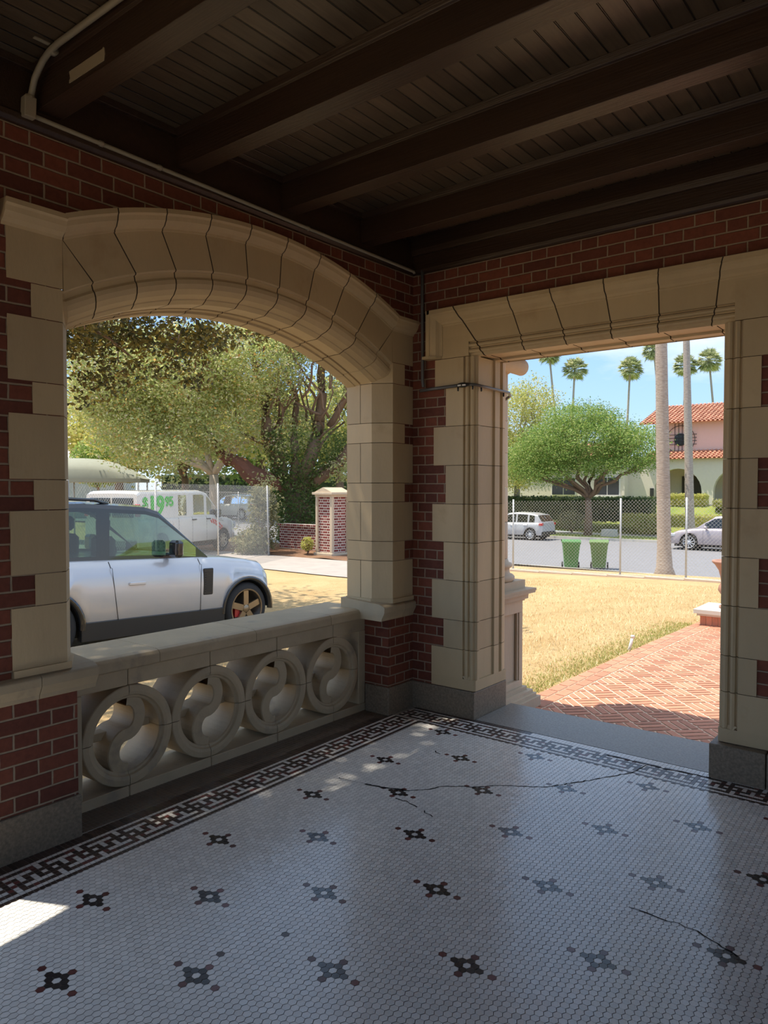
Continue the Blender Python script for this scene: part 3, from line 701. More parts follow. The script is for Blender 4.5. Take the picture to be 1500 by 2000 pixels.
# ------------------------------------------------------------------ outer column on pedestal + entablature
def column(xc, yc, label, zg):
    t = thing('stone_column', (xc, yc, zg), label, 'column', 'columns outside the doorway')
    mb = MB()
    def bx(h, z0, z1, b=.004, yin=None): mb.box(xc-h, xc+h, yc-h, yc+h, z0, z1, 0, b=b)
    h = .222
    # die with sunk panels built from frame strips
    mb.box(xc-h+.03, xc+h-.03, yc-h+.03, yc+h-.03, zg+.1, .70)
    for s1 in (-1, 1):
        x0, x1 = sorted((xc+s1*h, xc+s1*(h-.03)))
        mb.box(x0, x1, yc-h, yc+h, .02, .075); mb.box(x0, x1, yc-h, yc+h, .60, .70)
        mb.box(x0, x1, yc-h, yc-h+.085, .075, .60); mb.box(x0, x1, yc+h-.055, yc+h, .075, .60)
        x0, x1 = sorted((xc+s1*(h-.008), xc+s1*(h-.028))); mb.box(x0, x1, yc-h+.085, yc-h+.10, .075, .6); mb.box(x0, x1, yc+h-.075, yc+h-.055, .075, .6)
        y0, y1 = sorted((yc+s1*h, yc+s1*(h-.03))); a, b = xc-h+.0305, xc+h-.0305
        mb.box(a, b, y0, y1, .02, .075); mb.box(a, b, y0, y1, .60, .70); mb.box(a, a+.05, y0, y1, .075, .6); mb.box(b-.05, b, y0, y1, .075, .6)
    mb.build('pedestal_die', STONE_OUT, t, bevel=.003)
    mb = MB()
    for hh, z0, z1 in ((.33, zg-.1, zg+.10), (.305, zg+.10, zg+.125), (.285, zg+.125, zg+.15), (.25, zg+.15, .02)): mb.prism([(xc-hh, yc-hh), (xc+hh, yc-hh), (xc+hh, yc+hh), (xc-hh, yc+hh)], 'z', z0, z1)
    mb.build('pedestal_base', STONE_OUT, t, bevel=.012)
    mb = MB()
    for hh, z0, z1 in ((.235, .69, .705), (.255, .705, .75), (.295, .75, .765), (.30, .765, .785)): mb.prism([(xc-hh, yc-hh), (xc+hh, yc-hh), (xc+hh, yc+hh), (xc-hh, yc+hh)], 'z', z0, z1)
    mb.build('pedestal_cap', STONE_OUT, t, bevel=.004)
    mb = MB(); mb.prism([(xc-.235, yc-.235), (xc+.235, yc-.235), (xc+.235, yc+.235), (xc-.235, yc+.235)], 'z', .785, .85)
    pr = [(.225, .85), (.238, .865), (.238, .885), (.222, .90), (.205, .905), (.198, .93), (.202, .95), (.215, .955), (.222, .968), (.215, .985), (.195, .99), (.185, 1.02)]
    mb.lathe(pr, (xc, yc, 0), 40); mb.build('column_base', STONE_OUT, t)
    mb = MB()
    zz = 1.02
    for z1 in (1.30, 1.56, 1.82, 2.06, 2.30, 2.42): mb.lathe([(.182, zz+.002), (.185-.004*(zz-1), zz+.006), (.185-.004*(z1-1), z1-.004), (.180, z1-.001)], (xc, yc, 0), 40); zz = z1
    mb.build('shaft', STONE_OUT, t)
    mb = MB(); mb.lathe([(.18, 2.42), (.205, 2.435), (.205, 2.45), (.20, 2.50), (.22, 2.53)], (xc, yc, 0), 32); mb.prism([(xc-.24, yc-.22), (xc+.24, yc-.22), (xc+.24, yc+.22), (xc-.24, yc+.22)], 'z', 2.535, 2.56)
    for sxx in (-1, 1):
        for k in range(2):
            vx, vz = xc+sxx*.215, 2.475
            mb.lathe([(.001, -.20), (.045, -.20), (.062, -.19), (.058, 0), (.062, .19), (.045, .20), (.001, .20)], (vx, yc, vz), 24, ax='y', smooth=False)
            for yy in (-.205, .205):
                pts = [(vx+sxx*(.052-.0023*q)*cos(q*.5+1), yc+yy, vz+(.052-.0023*q)*sin(q*.5+1)) for q in range(22)]
                mb.tube(pts, .008, 6)
            break
    mb.build('ionic_capital', STONE_OUT, t); return t
column(-2.905, 4.885, 'weathered stone ionic column on panelled pedestal left of the doorway, outside', -.157)
column(-.70, 4.885, 'stone ionic column on pedestal outside the doorway, on its right side', -.157)
mb = MB()
for (o_, z0, z1) in ((.0, 2.56, 2.66), (.02, 2.66, 2.78), (.0, 2.78, 2.92), (.04, 2.92, 2.98)): mb.box(-3.14-o_, -.46+o_, 4.60, 5.10+o_, z0, z1)
struct(mb.build('trim_14', STONE_OUT, bevel=.004))
#PART2
# ------------------------------------------------------------------ brick walkway (basket weave set diagonally)
mb = MB()
xe = -2.74
def gz(x, y): return g(x, y)+.02
def clipq(q, x0, x1, y0, y1):
    def cut(P, ax, v, keep_hi):
        o = []
        for i in range(len(P)):
            a, b = P[i], P[(i+1) % len(P)]; ia = (a[ax] >= v) == keep_hi; ib = (b[ax] >= v) == keep_hi
            if ia: o.append(a)
            if ia != ib: t = (v-a[ax])/(b[ax]-a[ax]); o.append((a[0]+(b[0]-a[0])*t, a[1]+(b[1]-a[1])*t))
        return o
    for ax, v, k in ((0, x0, True), (0, x1, False), (1, y0, True), (1, y1, False)):
        if len(q) < 3: return []
        q = cut(q, ax, v, k)
    return q if len(q) >= 3 else []
Lb, Wb, J = .205, .0683, .015
for i in range(-46, 47):
    for j in range(-46, 47):
        cx, cy = (i+.5)*Lb, (j+.5)*Lb
        hor = (i+j) % 2
        for k in range(3):
            if hor: x0, x1, y0, y1 = i*Lb, (i+1)*Lb, j*Lb+k*Wb, j*Lb+(k+1)*Wb
            else: x0, x1, y0, y1 = i*Lb+k*Wb, i*Lb+(k+1)*Wb, j*Lb, (j+1)*Lb
            x0 += J/2; x1 -= J/2; y0 += J/2; y1 -= J/2
            q = [(x0, y0), (x1, y0), (x1, y1), (x0, y1)]; c = sqrt(.5)
            q = [((a-b)*c-1.0, (a+b)*c+9.0) for a, b in q]
            q = clipq(q, xe+.22, .55, 4.66, 16.9)
            if q: mb.add([(a, b, gz(a, b)+.004) for a, b in q], [tuple(range(len(q)))], 0)
for k in range(62):
    for r in range(2):
        y0 = 4.66+k*.2+(.1 if r else 0); a0, a1 = xe+.006+r*.106, xe+.102+r*.106
        if y0+.19 < 16.9: mb.add([(a0, y0, gz(a0, y0)+.004), (a1, y0, gz(a1, y0)+.004), (a1, y0+.19, gz(a1, y0+.19)+.004), (a0, y0+.19, gz(a0, y0+.19)+.004)], [(0, 1, 2, 3)], 0)
rows = [[(xe+(.57-xe)*i/6, 4.64+12.3*j/60, gz(xe, 4.64+12.3*j/60)) for i in range(7)] for j in range(61)]
mb.grid(rows, 1)
struct(mb.build('walkway', [PAVER, PMORT]))

# grass blades: dry straw on the lawn near the porch, greener along the path
def blades(name, n, fn, mat, h, label, w=.004):
    mb = MB(); rr = random.Random(n)
    for _ in range(n):
        x, y = fn(rr)
        if x > -3.35 and y < 5.35 and x < -2.5: continue
        z = g(x, y); a = rr.uniform(0, 2*pi); hh = h*rr.uniform(.4, 1.1); ln = rr.uniform(.3, 1.6)*hh
        dx, dy = cos(a), sin(a); px, py = -dy*w, dx*w
        mb.add([(x-px, y-py, z-.01), (x+px, y+py, z-.01), (x+dx*ln, y+dy*ln, z+hh)], [(0, 1, 2)])
    o = mb.build(name, mat); return tag(o, label, 'grass', kind='stuff')
blades('dry_grass', 26000, lambda r: (r.uniform(-8, -2.76), 4.75+r.random()**1.4*11), LF_DRYG, .045, 'straw yellow dry grass on the lawn beside the brick path', .006)
blades('green_grass', 6500, lambda r: (-2.78-abs(r.gauss(0, .17)), r.uniform(4.9, 10)), LF_GRNG, .03, 'greener grass growing along the edge of the brick path', .005)

# ------------------------------------------------------------------ chain link fences
def link_fence(name, A, B, H, label, posts, pitch=.066, wire=.0024, lean_last=0, rail=False, post_r=.024):
    ax, ay = A; bx, by = B; L = math.hypot(bx-ax, by-ay); ux, uy = (bx-ax)/L, (by-ay)/L
    t = thing(name, (ax, ay, g(ax, ay)), label, 'fence')
    z0 = [g(ax+ux*L*i/10, ay+uy*L*i/10) for i in range(11)]
    def gzz(s): k = max(0, min(9.999, s/L*10)); i = int(k); return z0[i]+(z0[i+1]-z0[i])*(k-i)+.04
    mb = MB(); s = -H; rr = random.Random(5)
    while s < L+H:
        for d in (1, -1):
            lo, hi = 0, H
            # line s + d*h
            pts = []
            for h in (0, H):
                pts.append((s+d*h, h))
            (s0, h0), (s1, h1) = pts
            # clip to 0..L
            def clip(sv, P, Q):
                t_ = (sv-P[0])/(Q[0]-P[0]); return (sv, P[1]+(Q[1]-P[1])*t_)
            P, Q = (s0, h0), (s1, h1)
            if max(P[0], Q[0]) <= 0 or min(P[0], Q[0]) >= L: continue
            if P[0] < 0: P = clip(0, P, Q)
            if Q[0] < 0: Q = clip(0, P, Q)
            if P[0] > L: P = clip(L, P, Q)
            if Q[0] > L: Q = clip(L, P, Q)
            o = .003*d
            def W(p): return (ax+ux*p[0]-uy*o, ay+uy*p[0]+ux*o, gzz(p[0])+p[1]*(1+.0*sin(p[0])))
            mb.tube([W(P), W(Q)], wire, 3, cap=False, smooth=False)
        s += pitch*sqrt(2)*.92
    mb.build('chain_link_mesh', GALV, t)
    for i, s in enumerate(posts):
        mb = MB(); x, y = ax+ux*s-uy*.03, ay+uy*s+ux*.03; ln = lean_last if i == len(posts)-1 else 0
        mb.tube([(x, y, g(x, y)-.2), (x-ux*ln, y-uy*ln, gzz(s)+H+.04)], post_r, 8); mb.build('post', GALV, t)
    mb = MB(); hs = (H-.03,) if rail else ()
    for h in hs: mb.tube([(ax+ux*L*i/8, ay+uy*L*i/8, gzz(L*i/8)+h) for i in range(9)], .006, 5)
    mb.tube([(ax+ux*L*i/12, ay+uy*L*i/12, gzz(L*i/12)+.02) for i in range(13)], .006, 5); mb.build('tension_wire', GALV, t)
    return t
link_fence('chain_link_fence', (-13.2, 17.4), (4.0, 17.4), 1.82, 'chain link fence between the dry lawn and the street', [3.75, 6.65, 8.18, 11, 14, 17.1])
mb = MB(); 
for i in range(24):
    x = -14+.9*i; mb.box(x+.004, x+.896, 17.22, 17.38, g(x, 17.2)-.1, g(x, 17.2)+.05)
tag(mb.build('concrete_edging', mk('edging_concrete', (.55, .42, .32), .9, var=.2, scale=4)), 'pale weathered concrete edging under the street side fence', 'edging')
link_fence('chain_link_fence', (-12.0, 4.35), (-17.87, 16.51), 2.22, 'tall chain link fence running behind the silver off-road car', [.3, 3.2, 6.4, 9.7, 13.45], lean_last=.12)
link_fence('chain_link_fence', (-42, 25.5), (-26, 31.0), 2.0, 'distant chain link fence with green screen behind the van', [0, 3, 6, 9, 12, 15], rail=True, pitch=.12, wire=.006)

# ------------------------------------------------------------------ vehicles
def car(name, loc, rz, label, sp):
    t = thing(name, loc, label, sp.get('cat', 'car'), rz=rz); OFF[t.name] = Vector((0, 0, 0))
    L, W = sp['L'], sp['W']/2; wr = sp['wr']; hubs = sp['hubs']; ar = sp.get('ar', wr+.07)
    I = lambda key, l: interp(sp[key], l)
    st = set([0, L]); l = 0
    while l < L: st.add(round(l, 3)); l += .12
    for h in hubs:
        for k in range(17): st.add(round(h+ar*cos(pi*k/16), 3))
    for a, b in sp['wins']+[sp['ws'], (sp['rw'][0], sp['rw'][1])]: st.add(a); st.add(b)
    for p in sp['sh']: st.add(p[0])
    for p in sp['roof']: st.add(p[0])
    st = sorted(x for x in st if 0 <= x <= L); o = [st[0]]
    for x in st[1:]:
        if x-o[-1] > .012: o.append(x)
    st = o
    sill = sp['sill']
    def zb(l):
        z = sill
        for h in hubs:
            if abs(l-h) < ar: z = max(z, wr+sqrt(ar*ar-(l-h)**2))
        return z
    def sec(l):
        w = W*I('plan', l); zs = I('sh', l); b = zb(l); zs = max(zs, b+.03)
        rr_ = sp.get('shr', .10); k = (zs-b)
        zc = zs+sp.get('crown', .03)
        m1 = b+k*.5
        pts = [(w-.16, b+.02), (w-.03, b), (w-.005, b+.02), (w, max(b+.03, min(m1, zs-.2))), (w-.005, max(b+.035, zs-rr_*1.9)), (w-rr_*.25, max(b+.04, zs-rr_*.9)), (w-rr_*.75, max(b+.05, zs-rr_*.25)), (w-rr_*1.25, zs), (w*.5, (zs+zc)/2+.004), (0, zc)]
        return [(x, l, z) for x, z in pts]+[(-x, l, z) for x, z in pts[-2::-1]]
    rows = [sec(l) for l in st]
    mb = MB(); mb.grid(rows, 0, True); n = len(rows[0])
    mb.add(rows[0], [tuple(range(n))], 0); mb.add(rows[-1], [tuple(range(n))[::-1]], 0)
    mb.build('body', sp['paint'], t, local=True)
    # underbody
    mb = MB(); mb.box(-W*.72, W*.72, .25, L-.25, sill*.55, .78); mb.build('underbody', DKIN, t, local=True)
    # cabin
    r0, r1 = sp['roof'][0][0], sp['roof'][-1][0]
    cs = [l for l in st if r0-.001 <= l <= r1+.001]
    fr = [0, .07, .86, .93, 1.0]
    rows = []
    for l in cs:
        zs, zr = I('sh', l)-.01, I('roof', l); w0 = W*I('plan', l)-sp.get('shr', .10)*1.1; w1 = sp['rw_'] if 'rw_' in sp else W*.78
        kk = max(0., min(1., (zr-zs)/(sp['H']-zs))); w1 = w0+(w1-w0)*kk
        H_ = zr-zs; pts = []
        for q, f_ in enumerate(fr):
            x = w0+(w1-w0)*f_; pts.append((x-(.03*kk if q == 4 else 0), zs+H_*f_))
        pts.append((w1-.14*kk, zs+H_*1.0+.025*kk)); pts.append((0, zs+H_+.045*kk))
        rows.append([(x, l, z) for x, z in pts]+[(-x, l, z) for x, z in pts[-2::-1]])
    nn = len(rows[0])-1
    ws, rw = sp['ws'], sp['rw']
    def isg(i, j):
        a, b = cs[i], cs[i+1]; mid = (a+b)/2
        jj = min(j, nn-1-j)
        if jj == 1 and any(a_ <= mid <= b_ for a_, b_ in sp['wins']): return 'side'
        if jj in (4, 5) and ws[0] < mid < ws[1]: return 'front'
        if jj in (4, 5) and rw[0] < mid < rw[1]: return 'rear'
        return ''
    for nm, keyf, mt in (('cabin', '', sp['roofmat']), ('side_window', 'side', sp['glass']), ('windscreen', 'front', sp['glass']), ('rear_window', 'rear', sp['glass'])):
        mb = MB()
        for i in range(len(rows)-1):
            for j in range(nn):
                if isg(i, j) == keyf:
                    q = [rows[i][j], rows[i][j+1], rows[i+1][j+1], rows[i+1][j]]
                    mb.add(q, [(0, 1, 2, 3)], 0, True)
        if nm == 'cabin':
            mb.add(rows[0], [tuple(range(nn+1))], 0); mb.add(rows[-1], [tuple(range(nn+1))[::-1]], 0)
        if nm == 'side_window':
            for (a_, b_) in sp['wins']:
                for jj in (1, nn-2):
                    m2 = MB()
                    for i in range(len(rows)-1):
                        if a_ <= (cs[i]+cs[i+1])/2 <= b_: m2.add([rows[i][jj], rows[i][jj+1], rows[i+1][jj+1], rows[i+1][jj]], [(0, 1, 2, 3)], 0, True)
                    if m2.f: m2.build(nm, mt, t, local=True)
        elif mb.f: 
            o = mb.build(nm, mt, t, local=True)
    # rear face glass
    if 'rearglass' in sp:
        mb = MB(); zs0, zs1, hw = sp['rearglass']
        for a, b in ((-hw, -.03), (.03, hw)) if sp.get('split') else ((-hw, hw),):
            mb.box(a, b, -.03, .02, zs0, zs1, 0, b=.02)
        mb.build('rear_window', GL_DARK if sp['glass'] is GL_CLEAR else sp['glass'], t, local=True)
    # wheels
    for h in hubs:
        for s in (-1, 1):
            xo = s*(W-.02); mb = MB(); tw = .24
            pr = [(wr*.70, 0), (wr*.86, -.004), (wr*.96, .02), (wr, .05), (wr, tw-.05), (wr*.96, tw-.02), (wr*.70, tw)]
            mb.lathe([(r, xo-s*x) for r, x in pr], (0, h, wr), 32, ax='x', cap=False)
            wh = mb.build('wheel', TYRE, t, local=True)
            mb = MB(); rr = wr*sp.get('rimk', .70)
            mb.lathe([(rr+.008, xo+s*-.002), (rr, xo+s*.002), (rr-.02, xo-s*.01), (rr-.03, xo-s*.17), (.01, xo-s*.17)], (0, h, wr), 32, ax='x', cap=False, mi=1)
            ns = sp.get('spokes', 5); ww = sp.get('spw', .035)
            for k in range(ns):
                a = 2*pi*k/ns+.35; ca, sa = cos(a), sin(a)
                mb.obox((xo-s*.035, h+ca*rr*.52, wr+sa*rr*.52), (.016, 0, 0), (0, ca*rr*.48, sa*rr*.48), (0, -sa*ww, ca*ww), 0)
            mb.lathe([(.001, xo-s*.012), (.055, xo-s*.012), (.065, xo-s*.03), (.065, xo-s*.1)], (0, h, wr), 16, ax='x', cap=False)
            mb.lathe([(rr+.006, xo+s*.001), (rr-.012, xo+s*.003), (rr-.02, xo-s*.02)], (0, h, wr), 32, ax='x', cap=False)
            rm = mb.build('rim', [sp.get('rimmat', RIM), RIMD], wh, local=True)
            if sp.get('caliper'):
                mb = MB(); mb.obox((xo-s*.10, h-wr*.34, wr-.03), (.04, 0, 0), (0, .045, 0), (0, 0, .085)); mb.build('brake_caliper', REDL, wh, local=True)
            # arch trim
            if sp.get('archtrim'):
                mb = MB(); rows_ = []
                for k in range(25):
                    a = pi*k/24*1.04-.06; rows_.append([(s*(W*I('plan', h)-.05), h+(ar-.03)*cos(a), wr+(ar-.03)*sin(a)), (s*(W*I('plan', h)+.012), h+(ar-.01)*cos(a), wr+(ar-.01)*sin(a)), (s*(W*I('plan', h)+.012), h+(ar+.028)*cos(a), wr+(ar+.028)*sin(a)), (s*(W*I('plan', h)-.02), h+(ar+.033)*cos(a), wr+(ar+.033)*sin(a))])
                mb.grid(rows_); mb.build('wheel_arch_trim', CARBLK, t, local=True)
            mb = MB(); rows_ = []
            for k in range(17):
                a = pi*k/16; rows_.append([(s*(W-.03), h+(ar+.0)*cos(a), wr+(ar+.0)*sin(a)), (s*(W-.34), h+(ar+.0)*cos(a), wr+(ar+.0)*sin(a))])
            mb.grid(rows_); mb.build('wheel_well', DKIN, t, local=True)
    # door lines, handles, mirrors, lamps
    for s in (-1, 1):
        for l0, l1 in sp.get('doors', []):
            mb = MB(); zb_, zt = sill+.02, I('sh', l0)-.1
            pts = [(s*(W*I('plan', l0)+.0015), l0+(l1-l0)*(k/8.), zb_+(zt-zb_)*k/8.) for k in range(9)]
            zt2 = I('sh', l1)
            rr_ = sp.get('shr', .10); pts.append((s*(W*I('plan', l1)-rr_*.25+.002), l1, zt2-rr_*.85)); pts.append((s*(W*I('plan', l1)-rr_*.75+.002), l1, zt2-rr_*.22))
            mb.tube(pts, .004, 4); mb.build('door_gap', BLACK, t, local=True)
        for l in sp.get('handles', []):
            mb = MB(); zz = I('sh', l)-sp.get('hdz', .22); mb.box(s*W-.022, s*W+.022, l-.12, l+.12, zz-.02, zz+.02, 0, b=.008); mb.build('door_handle', sp.get('hmat', sp['paint']), t, local=True)
        lm = sp.get('mirror')
        if lm:
            l, z = lm; mb = MB(); w_ = sp.get('mw', .13); hh = sp.get('mh', .11); x0, x1 = sorted((s*(W-.04), s*(W+.16))); mb.box(x0, x1, l-.05, l+.08, z-hh, z+hh, 0, b=.03); mb.obox((s*(W-.06), l+.02, z-hh*.7), (.08, 0, 0), (0, .035, 0), (0, 0, .02)); mb.build('wing_mirror', CARBLK if sp.get('bm', True) else sp['paint'], t, local=True, bevel=.012)
        if 'tail' in sp:
            z0, z1, ln = sp['tail']; mb = MB(); w_ = W*I('plan', 0.02)
            x0, x1 = sorted((s*(w_-.13), s*(W*I('plan', .2)+.008))); mb.box(x0, x1, -.012, ln, z0, z1, 0, b=.01); mb.build('tail_light', REDL, t, local=True)
        if 'head' in sp:
            z0, z1, ln = sp['head']; w_ = W*I('plan', L-.02); mb = MB(); x0, x1 = sorted((s*(w_-.22), s*(W*I('plan', L-ln)+.004))); mb.box(x0, x1, L-ln, L+.01, z0, z1, 0, b=.02); mb.build('headlight', LENS, t, local=True)
        if 'clad' in sp:
            mb = MB(); zc0, zc1 = sp['clad']
            x0, x1 = sorted((s*(W-.12), s*(W+.006))); mb.box(x0, x1, hubs[0]+ar-.02, hubs[1]-ar+.02, zc0, zc1, 0, b=.012)
            mb.build('sill_cladding', BLACK, t, local=True)
    mb = MB(); mb.box(-W*.9, W*.9, -.06, .12, sill, sill+.22, 0, b=.03); mb.build('rear_bumper', sp.get('bump', BLACK), t, local=True)
    mb = MB(); wf = W*I('plan', L-.05); mb.box(-wf*.97, wf*.97, L-.14, L+.05, sill-.02, sill+.2, 0, b=.03); mb.build('front_bumper', sp.get('bump', BLACK), t, local=True)
    return t
def interp(P, x):
    if x <= P[0][0]: return P[0][1]
    for (a, b), (c, d) in zip(P, P[1:]):
        if x <= c: return b+(d-b)*(x-a)/(c-a) if c > a else d
    return P[-1][1]
# silver off-road car beside the porch: +y is forward, tail at the local origin
suv = car('off_road_car', (-9.30, 3.13, 0), 0, 'silver boxy off-road car with black roof and bronze five-spoke wheels just beyond the balustrade', dict(
    L=4.60, W=2.0, H=1.91, wr=.392, ar=.45, hubs=(1.05, 4.08), sill=.43, paint=SILVER, roofmat=CARBLK, glass=GL_CLEAR, shr=.12, crown=.02,
    plan=[(0, .95), (.15, 1), (4.2, 1), (4.40, .975), (4.52, .93), (4.60, .84)],
    sh=[(0, 1.22), (3.30, 1.19), (3.46, 1.175), (3.7, 1.165), (4.1, 1.125), (4.38, 1.075), (4.52, .98), (4.60, .84)],
    roof=[(.02, 1.83), (.4, 1.865), (1.6, 1.895), (2.42, 1.865), (2.62, 1.81), (3.42, 1.185)], rw_=.84,
    wins=[(.2, .62), (.72, 1.72), (1.90, 3.22)], ws=(2.64, 3.40), rw=(9, 9.1),
    doors=[(.75, .72), (1.96, 1.86), (3.22, 3.22)], handles=[2.22, .95], hdz=.31, mirror=(2.74, 1.32), mw=.14, mh=.115, tail=(.95, 1.15, .02),
    clad=(.22, .46), archtrim=True, caliper=True, spokes=5, spw=.045, rimmat=mk('bronze_rim', (.32, .24, .15), .3, .7, var=.03), rimk=.74))
suv.location.z = g(-8.3, 3.6)+.035; suv.rotation_euler = (radians(-2.0), 0, 0)
for s in (-1, 1):
    mb = MB(); x0, x1 = sorted((s*.985, s*1.006)); mb.box(x0, x1, 3.26, 3.43, .66, 1.03, 0, b=.01)
    for k in range(9): x0, x1 = sorted((s*1.0, s*1.012)); mb.box(x0, x1, 3.29, 3.40, .70+.033*k, .712+.033*k)
    mb.build('side_vent', BLACK, suv, local=True)
mb = MB()
for s in (-.45, .45):
    mb.box(s-.24, s+.24, 2.0, 2.12, .85, 1.48, 0, b=.05); mb.box(s-.13, s+.13, 2.0, 2.10, 1.52, 1.72, 0, b=.04); mb.box(s-.24, s+.24, 2.1, 2.55, .8, .95, 0, b=.05)
mb.box(-.8, .8, 2.75, 3.15, .95, 1.16, 0, b=.05); mb.build('seats_and_dashboard', DKIN, suv, local=True)
mb = MB(); mb.lathe([(.001, 0), (.19, .0), (.20, .012), (.18, .02), (.001, .02)], (0, 0, 0), 24, ax='y')
mb2 = MB(); pts = [(-.42+.18*cos(2*pi*k/24), 2.66+.05*sin(2*pi*k/24), 1.15+.17*sin(2*pi*k/24)) for k in range(25)]; mb2.tube(pts, .014, 6); mb2.build('steering_wheel', BLACK, suv, local=True)
for s in (-1, 1): mb = MB(); mb.tube([(s*.72, .5, 1.90), (s*.74, 1.2, 1.955), (s*.74, 1.75, 1.945), (s*.72, 1.95, 1.90)], .02, 8); mb.build('roof_rail', CARBLK, suv, local=True)

# hire van behind the fence
vrz = radians(18)
van = car('van', (-19.9, 12.05, g(-20, 13)), vrz, 'white hire van with green $19.95 price and red stripe behind the chain link fence', dict(cat='van',
    L=5.4, W=2.02, H=2.08, wr=.375, ar=.43, hubs=(1.05, 4.45), sill=.42, paint=WHITE, roofmat=WHITE, glass=GL_DARK, shr=.05, crown=.01,
    plan=[(0, .97), (.1, 1), (4.7, 1), (5.1, .95), (5.4, .82)],
    sh=[(0, 1.25), (4.15, 1.25), (4.5, 1.17), (5.0, 1.10), (5.3, .98), (5.4, .85)],
    roof=[(.0, 1.98), (.15, 2.06), (3.2, 2.08), (3.55, 2.0), (4.40, 1.22)], rw_=.93,
    wins=[(1.95, 2.38), (2.75, 3.35), (3.5, 4.2)], ws=(3.58, 4.36), rw=(9, 9.1), rearglass=(1.30, 1.88, .80), split=True,
    doors=[(1.9, 1.9), (2.62, 2.62), (3.42, 3.42)], handles=[2.72, 3.52], hmat=BLACK, hdz=.1, mirror=(4.0, 1.32), mh=.14, tail=(1.33, 1.70, .05), head=(.78, 1.0, .15),
    bump=mk('grey_bumper', (.12, .12, .12), .6), spokes=8, spw=.03, rimk=.6))
def text_part(name, body, size, mat, parent, loc, rot, ext=.004, sx=1.0, bold=0):
    c = bpy.data.curves.new(name, 'FONT'); c.body = body; c.size = size; c.extrude = ext; c.offset = bold
    o = bpy.data.objects.new(name, c); COL.objects.link(o)
    dg = bpy.context.evaluated_depsgraph_get(); me = bpy.data.meshes.new_from_object(o.evaluated_get(dg))
    COL.objects.unlink(o); bpy.data.objects.remove(o)
    q = bpy.data.objects.new(name, me); me.materials.clear(); me.materials.append(mat); COL.objects.link(q)
    q.parent = parent; q.location = loc; q.rotation_euler = rot; q.scale = (sx, 1, 1); return q
sx_ = 1.012
RS = (pi/2, 0, pi/2)     # reads from the +x side
for (b, sz, y0, z0, bd) in (('$', .46, .22, 1.58, .010), ('19', .76, .48, 1.40, .026), ('95', .42, 1.28, 1.62, .010)):
    q = text_part('price_lettering', b, sz, GREENP, van, (.957, y0, z0), (pi/2-.03, 0, pi/2), ext=.014, sx=1.0, bold=bd)
mbs = MB(); mb = MB()
for k, (y0, z0) in enumerate([(3.62, 1.12), (3.76, 1.08), (3.90, 1.02), (4.04, .95), (4.16, .88), (3.72, 1.16), (3.86, 1.13), (4.0, 1.08), (4.12, 1.02), (4.24, .93)]):
    mb.add([(1.013, y0, z0), (1.013, y0+.11, z0-.04), (1.013, y0+.15, z0-.14), (1.013, y0+.05, z0-.10)], [(0, 1, 2, 3)])
mbs.tube([(1.013, .95, .98), (1.013, 1.1, 1.02), (1.013, 1.2, .97), (1.013, 1.35, 1.03), (1.013, 1.5, .98), (1.013, 1.62, 1.04)], .008, 4)
mb.build('red_stripe', REDP, van, local=True); mbs.build('red_script', REDP, van, local=True)
mb = MB()
for yy, zz in ((4.0, 1.14), (4.12, 1.13), (4.24, 1.11), (4.12, 1.08), (4.25, 1.06), (4.35, 1.04)): mb.box(1.011, 1.014, yy, yy+.06, zz, zz+.02)
tag(mb.build('grey_lettering', PIPE_D, van, local=True), None, None, None, 'stuff')

base_car = dict(L=4.6, W=1.85, H=1.62, wr=.34, ar=.39, hubs=(.95, 3.65), sill=.30, shr=.08, crown=.04,
    plan=[(0, .88), (.2, .97), (.6, 1), (3.9, 1), (4.3, .94), (4.5, .84), (4.6, .72)],
    sh=[(0, .95), (.3, 1.02), (3.0, .99), (3.4, .97), (4.1, .86), (4.45, .72), (4.6, .60)],
    roof=[(.08, 1.03), (.50, 1.48), (1.0, 1.59), (2.0, 1.62), (2.5, 1.56), (3.35, .98)],
    wins=[(.45, .95), (1.05, 1.85), (1.93, 2.95)], ws=(2.55, 3.32), rw=(.10, .48),
    doors=[(1.0, 1.0), (1.9, 1.9), (3.0, 3.0)], handles=[1.2, 2.1], hdz=.14, mirror=(2.85, 1.04), mh=.07, tail=(.86, 1.0, .2), head=(.66, .80, .35), rimmat=LENS, spokes=10, spw=.018)
def variant(**k): d = dict(base_car); d.update(k); return d
car('hatchback', (-19.0, 39.3, g(-20, 39)), radians(90), 'silver hatchback parked across the street beyond the green bins', variant(L=4.1, H=1.58, paint=SILVER2, roofmat=SILVER2, glass=GL_DARK, bm=False,
    hubs=(.75, 3.3), plan=[(0, .88), (.2, .97), (.6, 1), (3.5, 1), (3.85, .94), (4.0, .84), (4.1, .72)], sh=[(0, .98), (.3, 1.02), (2.6, .98), (3.0, .95), (3.7, .84), (4.0, .70), (4.1, .60)],
    roof=[(.05, 1.05), (.35, 1.45), (.9, 1.55), (1.7, 1.58), (2.2, 1.53), (3.0, .96)], wins=[(.5, .85), (.95, 1.6), (1.7, 2.6)], ws=(2.25, 2.98), rw=(.07, .33), doors=[(.9, .9), (1.65, 1.65), (2.7, 2.7)], handles=[1.05, 1.9], mirror=(2.5, 1.02), head=(.66, .8, .3)))
